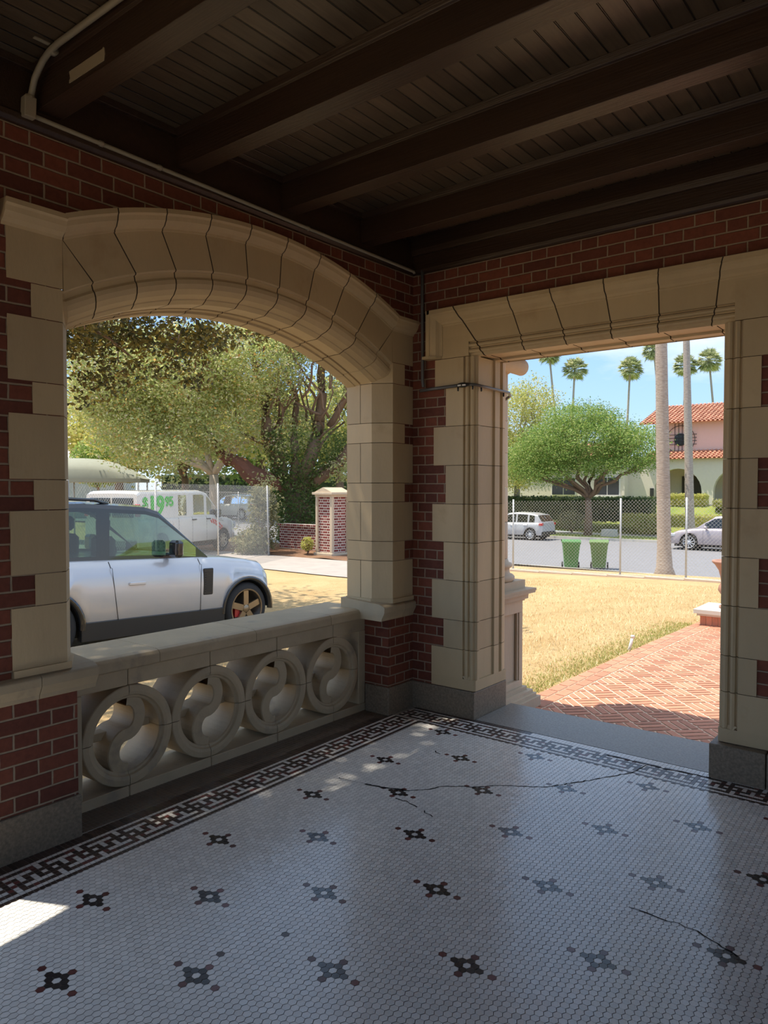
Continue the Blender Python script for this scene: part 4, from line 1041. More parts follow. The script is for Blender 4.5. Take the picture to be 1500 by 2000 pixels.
car('crossover_car', (-6.6, 38.0, g(-9, 38)), radians(90), 'mauve silver crossover parked across the street behind the leaning palm trunk', variant(L=4.95, W=1.98, H=1.68, wr=.39, ar=.43, hubs=(1.0, 3.95), paint=MAUVE, roofmat=MAUVE, glass=GL_DARK, bm=False,
    plan=[(0, .88), (.2, .97), (.6, 1), (4.3, 1), (4.7, .94), (4.85, .84), (4.95, .72)], sh=[(0, 1.0), (.3, 1.08), (3.3, 1.06), (3.8, 1.03), (4.5, .92), (4.8, .78), (4.95, .62)],
    roof=[(.1, 1.1), (.6, 1.5), (1.2, 1.64), (2.2, 1.68), (2.8, 1.62), (3.7, 1.04)], wins=[(.55, 1.1), (1.2, 2.05), (2.13, 3.25)], ws=(2.85, 3.66), rw=(.12, .58), doors=[(1.15, 1.15), (2.1, 2.1), (3.3, 3.3)], handles=[1.4, 2.35], mirror=(3.15, 1.12)))
car('white_suv', (-39.0, 35.2, g(-40, 34)), radians(95), 'white sport utility car parked far away behind the van', variant(L=4.9, W=1.95, H=1.75, wr=.38, ar=.42, hubs=(1.0, 3.9), paint=WHITE, roofmat=WHITE, glass=GL_DARK, bm=False,
    plan=[(0, .88), (.2, .97), (.6, 1), (4.3, 1), (4.7, .94), (4.9, .75)], sh=[(0, 1.0), (.3, 1.1), (3.3, 1.06), (3.8, 1.03), (4.5, .92), (4.9, .65)],
    roof=[(.1, 1.15), (.45, 1.6), (1.2, 1.72), (2.2, 1.75), (2.8, 1.68), (3.7, 1.04)], wins=[(.5, 1.1), (1.2, 2.05), (2.13, 3.25)], ws=(2.85, 3.66), rw=(.12, .43), doors=[(1.15, 1.15), (2.1, 2.1), (3.3, 3.3)], handles=[1.4, 2.35], mirror=(3.15, 1.12), tail=(.95, 1.12, .25)))

# ------------------------------------------------------------------ bins, cone, urn, sprinkler, gate pillar
def bin_(x, y, rz, mat, label):
    t = thing('wheeled_bin', (x, y, g(x, y)), label, 'bin', 'green wheeled bins at the kerb', rz=rz); OFF[t.name] = Vector((0, 0, 0))
    mb = MB(); rows = []
    for z, w, d0, d1 in ((.06, .23, -.22, .26), (.55, .27, -.28, .30), (.93, .31, -.36, .32), (.96, .335, -.39, .34), (1.0, .335, -.39, .34)):
        rows.append([(-w, d0, z), (w, d0, z), (w+.0, d1, z), (-w, d1, z)])
    mb.grid(rows, 0, False, closed=True); mb.add(rows[0], [(3, 2, 1, 0)]); mb.add(rows[-1], [(0, 1, 2, 3)])
    for s in (-1, 1): mb.box(s*.12-.012, s*.12+.012, -.40, -.25, .3, .9)
    mb.build('bin_body', mat, t, local=True, bevel=.015)
    mb = MB(); mb.grid([[(-.34, -.41, 1.0), (.34, -.41, 1.0)], [(-.34, -.40, 1.04), (.34, -.40, 1.04)], [(-.34, .0, 1.09), (.34, .0, 1.09)], [(-.34, .36, 1.07), (.34, .36, 1.07)], [(-.34, .36, 1.0), (.34, .36, 1.0)]], 0, True); mb.build('lid', mat, t, local=True)
    mb = MB(); mb.tube([(-.3, .40, 1.02), (.3, .40, 1.02)], .015, 8); mb.build('handle', mat, t, local=True)
    for s in (-1, 1):
        mb = MB(); mb.lathe([(.001, s*.27), (.11, s*.27), (.12, s*.285), (.12, s*.31), (.11, s*.325), (.001, s*.325)], (0, .25, .12), 20, ax='x'); mb.build('wheel', BLACK, t, local=True)
bin_(-11.55, 25.75, radians(28), BING, 'dark green wheeled rubbish bin at the kerb, left of its pair')
bin_(-10.68, 26.3, radians(20), BING2, 'olive green wheeled rubbish bin at the kerb, nearer the leaning palm')
x, y = -25.6, 20.5
x, y = -20.0, 17.2
tc_ = thing('traffic_cone', (x, y, g(x, y)), 'orange red traffic cone on the ground beside the van', 'cone')
mb = MB(); mb.box(x-.19, x+.19, y-.19, y+.19, g(x, y), g(x, y)+.04, 0, b=.01); mb.build('foot', ORANGE, tc_)
mb = MB(); mb.lathe([(.14, .04), (.10, .28), (.06, .55), (.03, .71), (.02, .72)], (x, y, g(x, y)), 16); mb.build('cone_body', ORANGE, tc_)
px, py = -2.36, 10.15; zg = g(px, py)
t = thing('urn_pedestal', (px, py, zg), 'low brick pedestal with pale stone cap at the edge of the path', 'pedestal')
mb = MB(); mb.box(px-.30, px+.30, py-.30, py+.30, zg-.1, zg+.02); mb.build('base', CONC, t)
mb = MB()
for sx2 in range(8):
    for (ax_, k) in ((0, 1), (0, -1), (1, 1), (1, -1)):
        c0 = -.29+sx2*.0725; w_ = .0625
        if ax_ == 0: mb.box(px+c0, px+c0+w_, py+k*.285-.012, py+k*.285+.012, zg+.02, zg+.155, 0)
        else: mb.box(px+k*.285-.012, px+k*.285+.012, py+c0, py+c0+w_, zg+.02, zg+.155, 0)
mb.box(px-.285, px+.285, py-.285, py+.285, zg+.02, zg+.155, 1); mb.build('brick_course', [PAVER, PMORT], t)
mb = MB(); mb.prism([(px-.33, py-.33), (px+.33, py-.33), (px+.33, py+.33), (px-.33, py+.33)], 'z', zg+.155, zg+.185); mb.prism([(px-.365, py-.365), (px+.365, py-.365), (px+.365, py+.365), (px-.365, py+.365)], 'z', zg+.185, zg+.235); mb.build('cap', CONC, t, bevel=.012)
t = thing('garden_urn', (px, py, zg+.235), 'weathered terracotta urn standing on the low brick pedestal', 'urn')
mb = MB(); mb.lathe([(.14, zg+.235), (.14, zg+.265), (.10, zg+.28), (.065, zg+.33), (.06, zg+.36), (.085, zg+.38), (.06, zg+.395)], (px, py, 0), 24); mb.build('foot', TERRA, t)
mb = MB(); n = 32; rows = []
for r_, z_ in ((.06, .395), (.12, .42), (.15, .47), (.14, .52), (.12, .56), (.125, .62), (.15, .72), (.20, .80), (.23, .825), (.23, .85), (.20, .85), (.13, .72)):
    fl = .06 if z_ < .53 else 0
    rows.append([(px+r_*(1+fl*cos(16*2*pi*k/n))*cos(2*pi*k/n), py+r_*(1+fl*cos(16*2*pi*k/n))*sin(2*pi*k/n), zg+z_) for k in range(n)])
mb.grid(rows, 0, True, closed=True); mb.build('bowl', TERRA, t)
mb = MB(); mb.tube([(-2.80, 7.70, g(-2.8, 7.7)-.03), (-2.765, 7.74, g(-2.8, 7.7)+.15)], .016, 10); mb.lathe([(.001, .14), (.022, .14), (.022, .165), (.001, .17)], (-2.765, 7.74, g(-2.8, 7.7)), 10)
tag(mb.build('sprinkler_riser', WTRIM), 'white plastic sprinkler pipe sticking out of the grass by the path', 'sprinkler')
def gate_pillar(x, y, rz):
    z0 = g(x, y)+.02
    t = thing('gate_pillar', (x, y, z0), 'brick gate pillar with pale stone corners beside the driveway', 'pillar', rz=rz); OFF[t.name] = Vector((0, 0, 0))
    mb = MB(); mb.box(-.33, .33, -.33, .33, .12, 1.95); mb.build('brick_shaft', BR_OUT, t, local=True)
    mb = MB()
    for sx2 in (-1, 1):
        for sy in (-1, 1): mb.box(sx2*.34-.05, sx2*.34+.05, sy*.34-.05, sy*.34+.05, .12, 1.95)
    mb.build('corner_stones', STONE_OUT, t, local=True, bevel=.008)
    mb = MB(); mb.box(-.44, .44, -.44, .44, -.1, .14); mb.build('plinth', STONE_OUT, t, local=True, bevel=.02)
    mb = MB(); mb.box(-.40, .40, -.40, .40, 1.95, 2.02); mb.box(-.47, .47, -.47, .47, 2.02, 2.10); mb.prism([(-.42, 2.10), (.42, 2.10), (0, 2.26)], 'y', -.42, .42); mb.build('cap', STONE_OUT, t, local=True, bevel=.01)
gate_pillar(-16.25, 17.75, radians(-4))
mb = MB(); mb.box(-19.0, -16.75, 18.0, 18.3, -1, .25); mb.box(-19.05, -16.7, 17.95, 18.35, .25, .33)
tag(mb.build('low_brick_wall', [BR_OUT]), 'low brick boundary wall meeting the gate pillar', 'wall')

# ------------------------------------------------------------------ trees and shrubs
def leaves(mb, rr, c, rad, n, size, shell=.5, drop=0, flat=1.0):
    for _ in range(n):
        u = rr.uniform(-1, 1); th = rr.uniform(0, 2*pi); q = sqrt(1-u*u); d = (shell+(1-shell)*rr.random())**.7
        p = Vector((c[0]+rad[0]*d*q*cos(th), c[1]+rad[1]*d*q*sin(th), c[2]+rad[2]*d*u-drop*rr.random()))
        leaf(mb, rr, p, size*rr.uniform(.6, 1.3))
def leaf(mb, rr, p, s):
    a = Vector((rr.gauss(0, 1), rr.gauss(0, 1), rr.gauss(-.3, .7))).normalized(); b = a.cross(Vector((rr.gauss(0, 1), rr.gauss(0, 1), rr.gauss(0, 1)))).normalized()
    a *= s*.5; b *= s*.24
    mb.add([p-a, p+b, p+a, p-b], [(0, 1, 2, 3)])
def clumps(mb, rr, blobs, n, size, cl=.35, per=26):
    tot = sum(b[1][0]*b[1][1]*b[1][2] for b in blobs)
    for c, rad in blobs:
        m = max(2, int(n/per*rad[0]*rad[1]*rad[2]/tot))
        for _ in range(m):
            u = rr.uniform(-1, 1); th = rr.uniform(0, 2*pi); q = sqrt(1-u*u); d = rr.uniform(.35, 1)**.6
            cc = (c[0]+rad[0]*d*q*cos(th), c[1]+rad[1]*d*q*sin(th), c[2]+rad[2]*d*u)
            s_ = cl*rr.uniform(.6, 1.4)
            for _ in range(per):
                leaf(mb, rr, Vector((cc[0]+rr.gauss(0, s_), cc[1]+rr.gauss(0, s_), cc[2]+rr.gauss(0, s_*.6))), size*rr.uniform(.6, 1.3))
def limb(mb, rr, a, b, r0, r1, wig=.1, n=7, mi=0):
    a, b = Vector(a), Vector(b); pts = []; L = (b-a).length
    for i in range(n+1):
        t = i/n; p = a+(b-a)*t; w_ = wig*L*sin(pi*t)
        pts.append(p+Vector((noise.noise(p*.9+Vector((3, 1, 0))), noise.noise(p*.9+Vector((9, 5, 2))), noise.noise(p*.9)*.6))*w_*1.6)
    mb.tube(pts, [r0+(r1-r0)*i/n for i in range(n+1)], 9, mi); return pts[-1]
# big tree by the gate, with ivy on its trunk
rr = random.Random(11)
bx, by = -20.6, 20.4; bz = g(bx, by)
big = thing('large_tree', (bx, by, bz), 'huge spreading pale green tree with ivy-clad trunk beside the gate pillar', 'tree')
TX, TY = .78, .62      # unit vector along the view plane (image right)
def at(u, d, z): # u metres to the right of the trunk as seen from the porch, d metres further away
    return (bx+u*.78-d*.62, by+u*.62+d*.78, z)
mb = MB()
mb.tube([at(0, 0, bz-.3), at(.02, 0, bz+.4), at(.1, 0, bz+1.2), at(.1, 0, bz+2.3)], [.75, .55, .5, .62], 14)
limb(mb, rr, at(-.2, 0, 1.3), at(-1.1, -.3, 3.6), .32, .22); limb(mb, rr, at(-1.1, -.3, 3.6), at(-1.6, .3, 8), .22, .10)
limb(mb, rr, at(.2, 0, 1.4), at(.9, .3, 4.2), .34, .22); limb(mb, rr, at(.9, .3, 4.2), at(1.0, .6, 6.6), .22, .15); limb(mb, rr, at(1.0, .6, 6.6), at(.2, .6, 9.2), .15, .06)
limb(mb, rr, at(.3, 0, 1.4), at(2.3, -.3, 3.3), .30, .20); limb(mb, rr, at(2.3, -.3, 3.3), at(4.6, 0, 5.2), .2, .10); limb(mb, rr, at(1.4, .1, 2.4), at(3.4, .6, 2.6), .16, .12)
limb(mb, rr, at(1.3, .2, 4.0), at(2.8, .2, 6.5), .14, .07); limb(mb, rr, at(2.3, -.3, 3.3), at(2.1, .3, 7.6), .14, .06)
limb(mb, rr, at(0, 0, 1.6), at(0, .5, 5), .2, .12); limb(mb, rr, at(0, .5, 5), at(-.8, .5, 8.5), .12, .05)
for _ in range(34):
    u0 = rr.uniform(-1.5, 2.6); z0 = rr.uniform(2.6, 5.5)
    limb(mb, rr, at(u0, rr.uniform(-.6, .6), z0), at(u0+rr.uniform(-1.8, 1.8), rr.uniform(-1.4, 1.4), z0+rr.uniform(.8, 3)), .055, .018, .2, 6)
mb.build('trunk', BARK, big)
mb = MB(); mb.tube([at(-.2, -.1, 1.3), at(-.7, -.3, 1.8), at(-1.1, -.45, 1.95), at(-1.45, -.55, 1.98), at(-1.75, -.65, 2.2), at(-2.0, -.75, 2.5), at(-2.45, -.85, 2.75)], [.18, .22, .32, .40, .34, .30, .18], 9, smooth=False); limb(mb, rr, at(-2.4, -1, 2.55), at(-3.3, -.4, 3.7), .20, .10); limb(mb, rr, at(-3.3, -.4, 3.7), at(-5.0, 0, 5.6), .10, .04)
mb.build('low_limb', BARKR, big)
mb = MB()
blobs = [(at(-1.8, -.5, 6.4), (2.4, 2.4, 1.8)), (at(-4.2, -1, 5.9), (2.4, 2.2, 1.9)), (at(-6.4, -1, 5.8), (2.0, 2.2, 1.8)), (at(-7.2, -1.0, 6.9), (1.1, 1.5, 1.5)), (at(.6, .5, 8.2), (3, 2.6, 1.7)),
         (at(-2.7, -1.2, 4.0), (1.4, 1.3, 1.1)), (at(-4.4, -1.2, 3.7), (1.5, 1.4, 1.2)), (at(-6.0, -1.2, 3.8), (1.5, 1.4, 1.3)), (at(-7.1, -1.0, 4.8), (.9, 1.0, .9)), (at(4.0, 0, 6.4), (1.7, 1.7, 1.3)), (at(3.2, .6, 4.6), (1.2, 1.1, 1.1)), (at(-1.1, .6, 4.9), (1.2, 1, 1.2)), (at(1.9, .9, 5.7), (1.3, 1.0, 1.1)), (at(4.4, .6, 3.4), (1.0, .9, .9)), (at(2.3, -.5, 2.5), (1.2, .8, .6)), (at(.2, 1.0, 4.0), (1.2, .8, 1.0)), (at(3.9, -.3, 2.0), (.8, .6, .5)), (at(-5.0, -2.0, 2.9), (1.7, 1.0, .6)), (at(-.9, -1.2, 2.2), (.5, .4, .45)), (at(-2.5, -1.3, 3.0), (.7, .5, .4)), (at(-.7, -.8, 3.3), (.7, .6, .7))]
clumps(mb, rr, blobs, 135000, .125, .30, 30)
mb.build('foliage', LF_BIG, big)
mb = MB()
for _ in range(13000):
    z = rr.uniform(-.5, 3.8); sp_ = .85 if z < 2 else 1.0+(z-2)*.5; a = rr.uniform(0, 2*pi)
    x, y, _z = at((.1+.55*(z-2)*.5 if z > 2 else .1)+sp_*cos(a)*rr.uniform(.75, 1.05), sp_*.85*sin(a), z)
    leaf(mb, rr, Vector((x, y, z)), .12*rr.uniform(.6, 1.3))
mb.build('ivy', LF_IVY, big)

# overhanging tree whose shaded lower branches hang over the car
rr = random.Random(21)
nx_, ny_ = -15.0, .2
near = thing('overhanging_tree', (nx_, ny_, g(nx_, ny_)), 'olive green tree with low shaded branches hanging over the silver off-road car', 'tree')
mb = MB(); mb.tube([(nx_, ny_, -1), (nx_+.2, ny_+.2, 1.5), (nx_+.5, ny_+.7, 3.4)], [.42, .33, .28], 12)
limb(mb, rr, (nx_+.5, ny_+.7, 3.4), (-11.5, 4.5, 5.2), .22, .10); limb(mb, rr, (-11.5, 4.5, 5.2), (-9.8, 7.6, 4.6), .10, .03); limb(mb, rr, (-12.5, 3.2, 4.8), (-8.5, 3.0, 6.2), .12, .05)
limb(mb, rr, (-13.5, 2.2, 4.4), (-12.6, 6.4, 4.0), .07, .02); limb(mb, rr, (-11.5, 4.5, 5.2), (-11.6, 7.4, 3.9), .05, .02)
for _ in range(14):
    x0, y0 = rr.uniform(-13, -9), rr.uniform(3, 8); limb(mb, rr, (x0, y0, 5.0), (x0+rr.uniform(-.8, .8), y0+rr.uniform(-.8, .8), rr.uniform(3.4, 4.4)), .02, .008, .2, 5)
mb.build('trunk', BARK, near)
mb = MB()
# hanging sprays seen in the arch (dense, shaded) and the crown above that shades the car
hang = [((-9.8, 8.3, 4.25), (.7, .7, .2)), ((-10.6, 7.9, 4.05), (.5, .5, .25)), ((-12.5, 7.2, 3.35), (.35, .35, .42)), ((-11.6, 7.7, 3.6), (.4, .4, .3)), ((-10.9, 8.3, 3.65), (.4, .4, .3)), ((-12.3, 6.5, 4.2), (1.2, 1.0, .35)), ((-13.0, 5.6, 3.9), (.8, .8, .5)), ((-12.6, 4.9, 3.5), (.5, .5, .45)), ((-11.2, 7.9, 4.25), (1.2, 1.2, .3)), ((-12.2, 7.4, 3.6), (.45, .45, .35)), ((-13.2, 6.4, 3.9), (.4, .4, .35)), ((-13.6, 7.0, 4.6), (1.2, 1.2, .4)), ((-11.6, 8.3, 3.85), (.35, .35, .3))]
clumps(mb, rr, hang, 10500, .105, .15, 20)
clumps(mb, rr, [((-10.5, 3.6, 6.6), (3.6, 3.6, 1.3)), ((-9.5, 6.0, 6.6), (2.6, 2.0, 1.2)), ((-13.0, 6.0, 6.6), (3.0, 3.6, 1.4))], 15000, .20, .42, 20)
clumps(mb, rr, [((-5.4, 2.0, 6.6), (1.3, 1.5, .8)), ((-6.6, 2.2, 6.9), (1.3, 1.5, .8))], 11000, .17, .22, 20)  # unseen crown clumps added to filter the sun reaching the arch
mb.build('foliage', LF_SHADED, near)

# shrub wrapped round the fence end post
rr = random.Random(31)
sx0, sy0 = -18.4, 16.7
sh = thing('fence_shrub', (sx0, sy0, g(sx0, sy0)), 'scraggly grey green shrub growing through the end of the tall fence', 'shrub')
mb = MB(); clumps(mb, rr, [((sx0, sy0, .55), (.42, .42, 1.15)), ((sx0-.2, sy0-.3, -.2), (.6, .6, .5)), ((sx0-.1, sy0, 1.3), (.35, .35, .5))], 7000, .10, .12, 20); mb.build('foliage', LF_SHR, sh)
mb = MB()
for _ in range(9): limb(mb, rr, (sx0+rr.uniform(-.2, .2), sy0+rr.uniform(-.2, .2), -.7), (sx0+rr.uniform(-.4, .4), sy0+rr.uniform(-.4, .4), rr.uniform(.6, 1.7)), .02, .008, .1, 5)
mb.build('stem', BARK, sh)
def shrub(name, c, rad, n, size, mat, label, cat='shrub', group=None):
    rr = random.Random(int(abs(c[0]*97+c[1]*13))+n); mb = MB()
    leaves(mb, rr, c, rad, n, size, .35); t = thing(name, (c[0], c[1], c[2]-rad[2]), label, cat, group); mb.build('foliage', mat, t)
    mb = MB()
    for _ in range(5): limb(mb, rr, (c[0], c[1], c[2]-rad[2]-.1), (c[0]+rad[0]*rr.uniform(-.5, .5), c[1]+rad[1]*rr.uniform(-.5, .5), c[2]+rad[2]*.3), .03*rad[2]+.01, .01, .1, 4)
    mb.build('stem', BARK, t)
shrub('weed_clump', (-16.9, 17.25, -.25), (.22, .22, .25), 500, .09, LF_YEL, 'small bright green weed at the foot of the gate pillar', 'weed')
# trees behind the van
def tree(name, base, h, blobs, n, size, cl, leafm, barkm, label, tr=.2, seed=1, group=None, limbs=8):
    rr = random.Random(seed); t = thing(name, base, label, 'tree', group)
    mb = MB(); top = (base[0], base[1], base[2]+h); mb.tube([(base[0], base[1], base[2]-.3), (base[0]+.05, base[1], base[2]+h*.5), top], [tr*1.3, tr, tr*.8], 10)
    for i in range(limbs):
        b = blobs[i % len(blobs)]; limb(mb, rr, top, (b[0][0]+rr.uniform(-.4, .4)*b[1][0], b[0][1]+rr.uniform(-.4, .4)*b[1][1], b[0][2]+rr.uniform(-.2, .5)*b[1][2]), tr*.6, tr*.12, .12)
    mb.build('trunk', barkm, t); mb = MB(); clumps(mb, rr, blobs, n, size, cl, 24); mb.build('foliage', leafm, t); return t
def V(px_dir, D):  # plan position at bearing slope px_dir (tan from the view axis) and depth D
    return (D*(-.622+.783*px_dir), D*(.783+.622*px_dir))
x, y = V(-.231, 36); zb_ = g(x, y)
tree('background_tree', (x, y, zb_), 3.2, [((x-1.5, y, 5.5), (3, 2.6, 2.2)), ((x+1.8, y+1, 5.0), (2.4, 2.4, 1.9)), ((x-4, y-2, 5.0), (2.6, 2.4, 2))], 15000, .26, .5, LF_YEL, BARKP, 'pale trunked tree with yellowish leaves standing behind the van', .28, 5)
for k, (pd, D, hh, r_, m_, lab) in enumerate([(-.36, 46, 8.0, 4.2, LF_YEL, 'tall airy yellow green tree far behind the van roof'), (-.27, 52, 8.0, 4.6, LF_BIG, 'pale green tree far behind the large tree crown'), (-.16, 50, 7.5, 4.6, LF_ST, 'mid green tree far behind the forked trunk of the large tree'), (-.06, 48, 8.0, 4.6, LF_YEL, 'yellow green tree far behind the gate pillar')]):
    x, y = V(pd, D); tree('background_tree', (x, y, -.7), 3, [((x, y, hh*.75), (r_, r_, hh*.34)), ((x-2, y+1, hh*.5), (r_*.7, r_*.7, hh*.25))], 9000, .36, .6, m_, BARK, lab, .3, 40+k)
x, y = V(-.388, 40); shrub('round_shrub', (x, y, 3.0), (1.5, 1.5, 1.4), 3600, .22, LF_ST, 'bright green rounded tree top beside the sage house', 'shrub')
# dark hedge screens behind
def hedge(name, a, b, z0, z1, th, n, size, mat, label, cat='hedge'):
    rr = random.Random(n); mb = MB(); ln = math.hypot(b[0]-a[0], b[1]-a[1]); ux, uy = (b[0]-a[0])/ln, (b[1]-a[1])/ln
    mb.obox(((a[0]+b[0])/2, (a[1]+b[1])/2, (z0+z1)/2), (ux*ln/2, uy*ln/2, 0), (-uy*th*.35, ux*th*.35, 0), (0, 0, (z1-z0)/2-.06))
    for _ in range(n):
        s = rr.uniform(0, ln); f_ = rr.random(); side = rr.choice((-1, 1)); 
        if rr.random() < .35: o, z = rr.uniform(-th/2, th/2), z1+rr.gauss(0, .05)
        else: o, z = side*th*.5*rr.uniform(.8, 1.15), rr.uniform(z0, z1)
        leaf(mb, rr, Vector((a[0]+ux*s-uy*o, a[1]+uy*s+ux*o, z)), size*rr.uniform(.6, 1.3))
    return tag(mb.build(name, mat), label, cat)
x0, y0 = V(-.30, 62); x1, y1 = V(.02, 62)
hedge('tall_hedge', (x0, y0), (x1, y1), -.8, 2.6, 1.2, 9000, .3, LF_HEDGE, 'tall dark green hedge screen in the distance behind the white parked car')

# street tree opposite + shrubs in front of the spanish house
x, y = -18.2, 43.0; zb_ = bank(x, y)
tree('street_tree', (x, y, zb_), 2.3, [((x-.2, y, 4.3), (3.4, 3.0, 2.0)), ((x-2.6, y, 4.0), (2.4, 2.4, 1.7)), ((x+2.6, y, 4.0), (1.9, 2.1, 1.5)), ((x-.6, y, 5.9), (2.3, 2.2, .9)), ((x+3.5, y-.3, 3.2), (1.1, 1.2, .7)), ((x-4.0, y, 3.2), (2.0, 2, 1.4)), ((x+1.6, y-1.5, 2.7), (1.6, 1, .5)), ((x-2.0, y-1.5, 2.5), (1.8, 1, .6))], 72000, .13, .30, LF_ST, BARK, 'broad bright green street tree in front of the cream house', .22, 61, limbs=14)
x, y = -25.5, 47.5
tree('pale_tree', (x, y, .2), 3.5, [((x, y, 6.6), (2.6, 2.4, 2.4)), ((x+1.8, y-1, 7.8), (1.6, 1.6, 1.5)), ((x-1, y, 4), (3, 2.4, 2.0)), ((x+.5, y-1.5, 2.8), (2.6, 2, 1.3))], 26000, .16, .36, LF_YEL, BARKP, 'pale yellow green tree rising behind the street tree next to the column', .2, 62, limbs=10)
hedge('dark_hedge', (-30, 46.6), (-15.4, 46.6), -.6, .95, 1.3, 8000, .18, LF_HEDGE, 'dark clipped hedge along the far pavement behind the bins')
hedge('light_hedge', (-17.0, 45.6), (-11.0, 45.6), -.8, -.05, .8, 3000, .14, LF_YEL, 'lighter low hedge on the bank beyond the palms')
hedge('clipped_hedge', (-15.6, 50.3), (-13.2, 50.3), .45, 1.15, .9, 2200, .12, LF_YEL, 'small clipped hedge in front of the arched porch of the house')
hedge('clipped_hedge', (-12.6, 49.5), (-9.0, 49.5), .35, .8, .9, 2200, .12, LF_GRNG, 'green bush at the right end of the terrace by the house')
shrub('flowering_shrub', (-20.0, 44.7, -.5), (1.0, .8, .7), 1800, .13, LF_SHR, 'grey green shrub with pale flowers behind the silver hatchback')
shrub('leafy_shrub', (-15.2, 44.9, -.65), (1.3, .8, .55), 1800, .13, LF_GRNG, 'leafy green shrub on the verge left of the leaning palm')

# palms
def palm_crown(mb, mb2, rr, c, R_, n=46, blade=12):
    for i in range(n):
        a = rr.uniform(0, 2*pi); e = rr.uniform(-.9, 1.35); L_ = R_*rr.uniform(.38, .6)
        d = Vector((cos(a)*cos(e), sin(a)*cos(e), sin(e))); p0 = Vector(c); p1 = p0+d*L_
        mb2.tube([p0, p1], .02, 3, cap=False)
        side = d.cross(Vector((0, 0, 1))); side = side.normalized() if side.length > .05 else Vector((1, 0, 0)); up = side.cross(d).normalized()
        for k in range(blade):
            t = -1.25+2.5*k/(blade-1); dd = (d*cos(t)+side*sin(t)).normalized(); q = p1+dd*R_*.46*rr.uniform(.8, 1.1)+Vector((0, 0, -R_*.16*rr.random()))
            pm = p1+dd*R_*.2; wv = (up*.3+side*cos(t)-d*sin(t)).normalized()*R_*.042
            mb.add([p1, pm+wv, q, pm-wv], [(0, 1, 2, 3)])
def palm(name, base, h, r0, r1, lean, label, Rc=1.6, flare=1.8, seed=1, n=46, seg=26, group=None):
    rr = random.Random(seed); t = thing(name, base, label, 'palm', group)
    mb = MB(); pts = []; rs = []
    for i in range(seg+1):
        k = i/seg; z = base[2]-.2+(h+.2)*k; pts.append((base[0]+lean[0]*k, base[1]+lean[1]*k, z))
        rs.append((r0+(r1-r0)*k)*(1+(flare-1)*max(0, 1-(z-base[2])/(1.6*r0*2.2))**2)*(1+.02*(i % 2)))
    mb.tube(pts, rs, 16); mb.build('trunk', PBARK, t)
    top = pts[-1]; mb, mb2 = MB(), MB(); palm_crown(mb, mb2, rr, top, Rc, n)
    mb.build('fronds', LF_PALM, t); mb2.build('frond_stalk', LF_PALM, t)
    return t
palm('fan_palm', (-7.37, 23.4, g(-7.4, 23.4)), 16, .215, .13, (-.42, 0), 'thick fan palm trunk by the fence with flared base', 1.8, 1.75, 3)
palm('fan_palm', (-12.45, 44, bank(-12.45, 44)), 19, .26, .13, (-.6, 0), 'second fan palm trunk, across the street in front of the house', 1.8, 1.5, 4)
fp = [(-46.4, 104.3, 19.4, .9, 'fan palm against the sky, small crown directly above the street tree'), (-39.9, 109.4, 19.5, .85, 'fan palm against the sky, drooping crown halfway between street tree and thick trunk'),
      (-37.1, 111.5, 22.2, -2.2, 'fan palm whose crown touches the top of the thick palm trunk'), (-33.5, 114.8, 20.1, .4, 'fan palm crown half hidden behind the second palm trunk'), (-30.6, 116.5, 20.6, -2.0, 'fan palm with full round crown furthest right against the clouds'), (-49.6, 102.3, 21.9, -2.4, 'fan palm crown cut by the doorway lintel above the pale tree')]
for i, (x, y, zt, ln, lab) in enumerate(fp):
    palm('distant_palm', (x-ln, y, .4), zt-.4, .22, .13, (ln, 0), lab, 2.2, 1.2, 70+i, 95, 14, 'distant fan palms against the sky')

# ------------------------------------------------------------------ houses
def tile_roof(name, mat, parent, x0, x1, y_e, z_e, y_r, z_r, step=.30):
    mb = MB(); mb.add([(x0, y_e, z_e), (x1, y_e, z_e), (x1, y_r, z_r), (x0, y_r, z_r)], [(0, 1, 2, 3)]); mb.add([(x0, y_e, z_e), (x1, y_e, z_e), (x1, y_e+.3, z_e-.02), (x0, y_e+.3, z_e-.02)], [(0, 1, 2, 3)])
    ny = max(1, int(math.hypot(y_r-y_e, z_r-z_e)/.38)); x = x0+step/2
    ww = math.hypot(y_r-y_e, z_r-z_e); nyv, nzv = -(z_r-z_e)/ww, (y_r-y_e)/ww
    while x < x1:
        for j in range(ny):
            rows = []
            for e in (0, 1):
                t = (j+e*1.06)/ny; lift = .05 if e == 0 else .015; rad = .105 if e == 0 else .09
                yy = y_e+(y_r-y_e)*t-.04; zz = z_e+(z_r-z_e)*t
                rows.append([(x+rad*cos(pi*k/6), yy+nyv*(rad*sin(pi*k/6)+lift-.02), zz+nzv*(rad*sin(pi*k/6)+lift-.02)) for k in range(7)])
            mb.grid(rows, 0, True)
            if j == 0: pass
        x += step
    return mb.build(name, mat, parent)
H_ = thing('spanish_house', (-16, 56, .4), 'cream and pink spanish style house with terracotta tile roofs across the street', 'house')
mb = MB(); mb.box(-18.65, -4, 56.5, 64, 3.4, 6.5); mb.build('upper_wall', PINK, H_)
tile_roof('upper_roof', ROOFT, H_, -19.6, -3.5, 55.7, 6.42, 60.5, 8.15)
mb = MB()
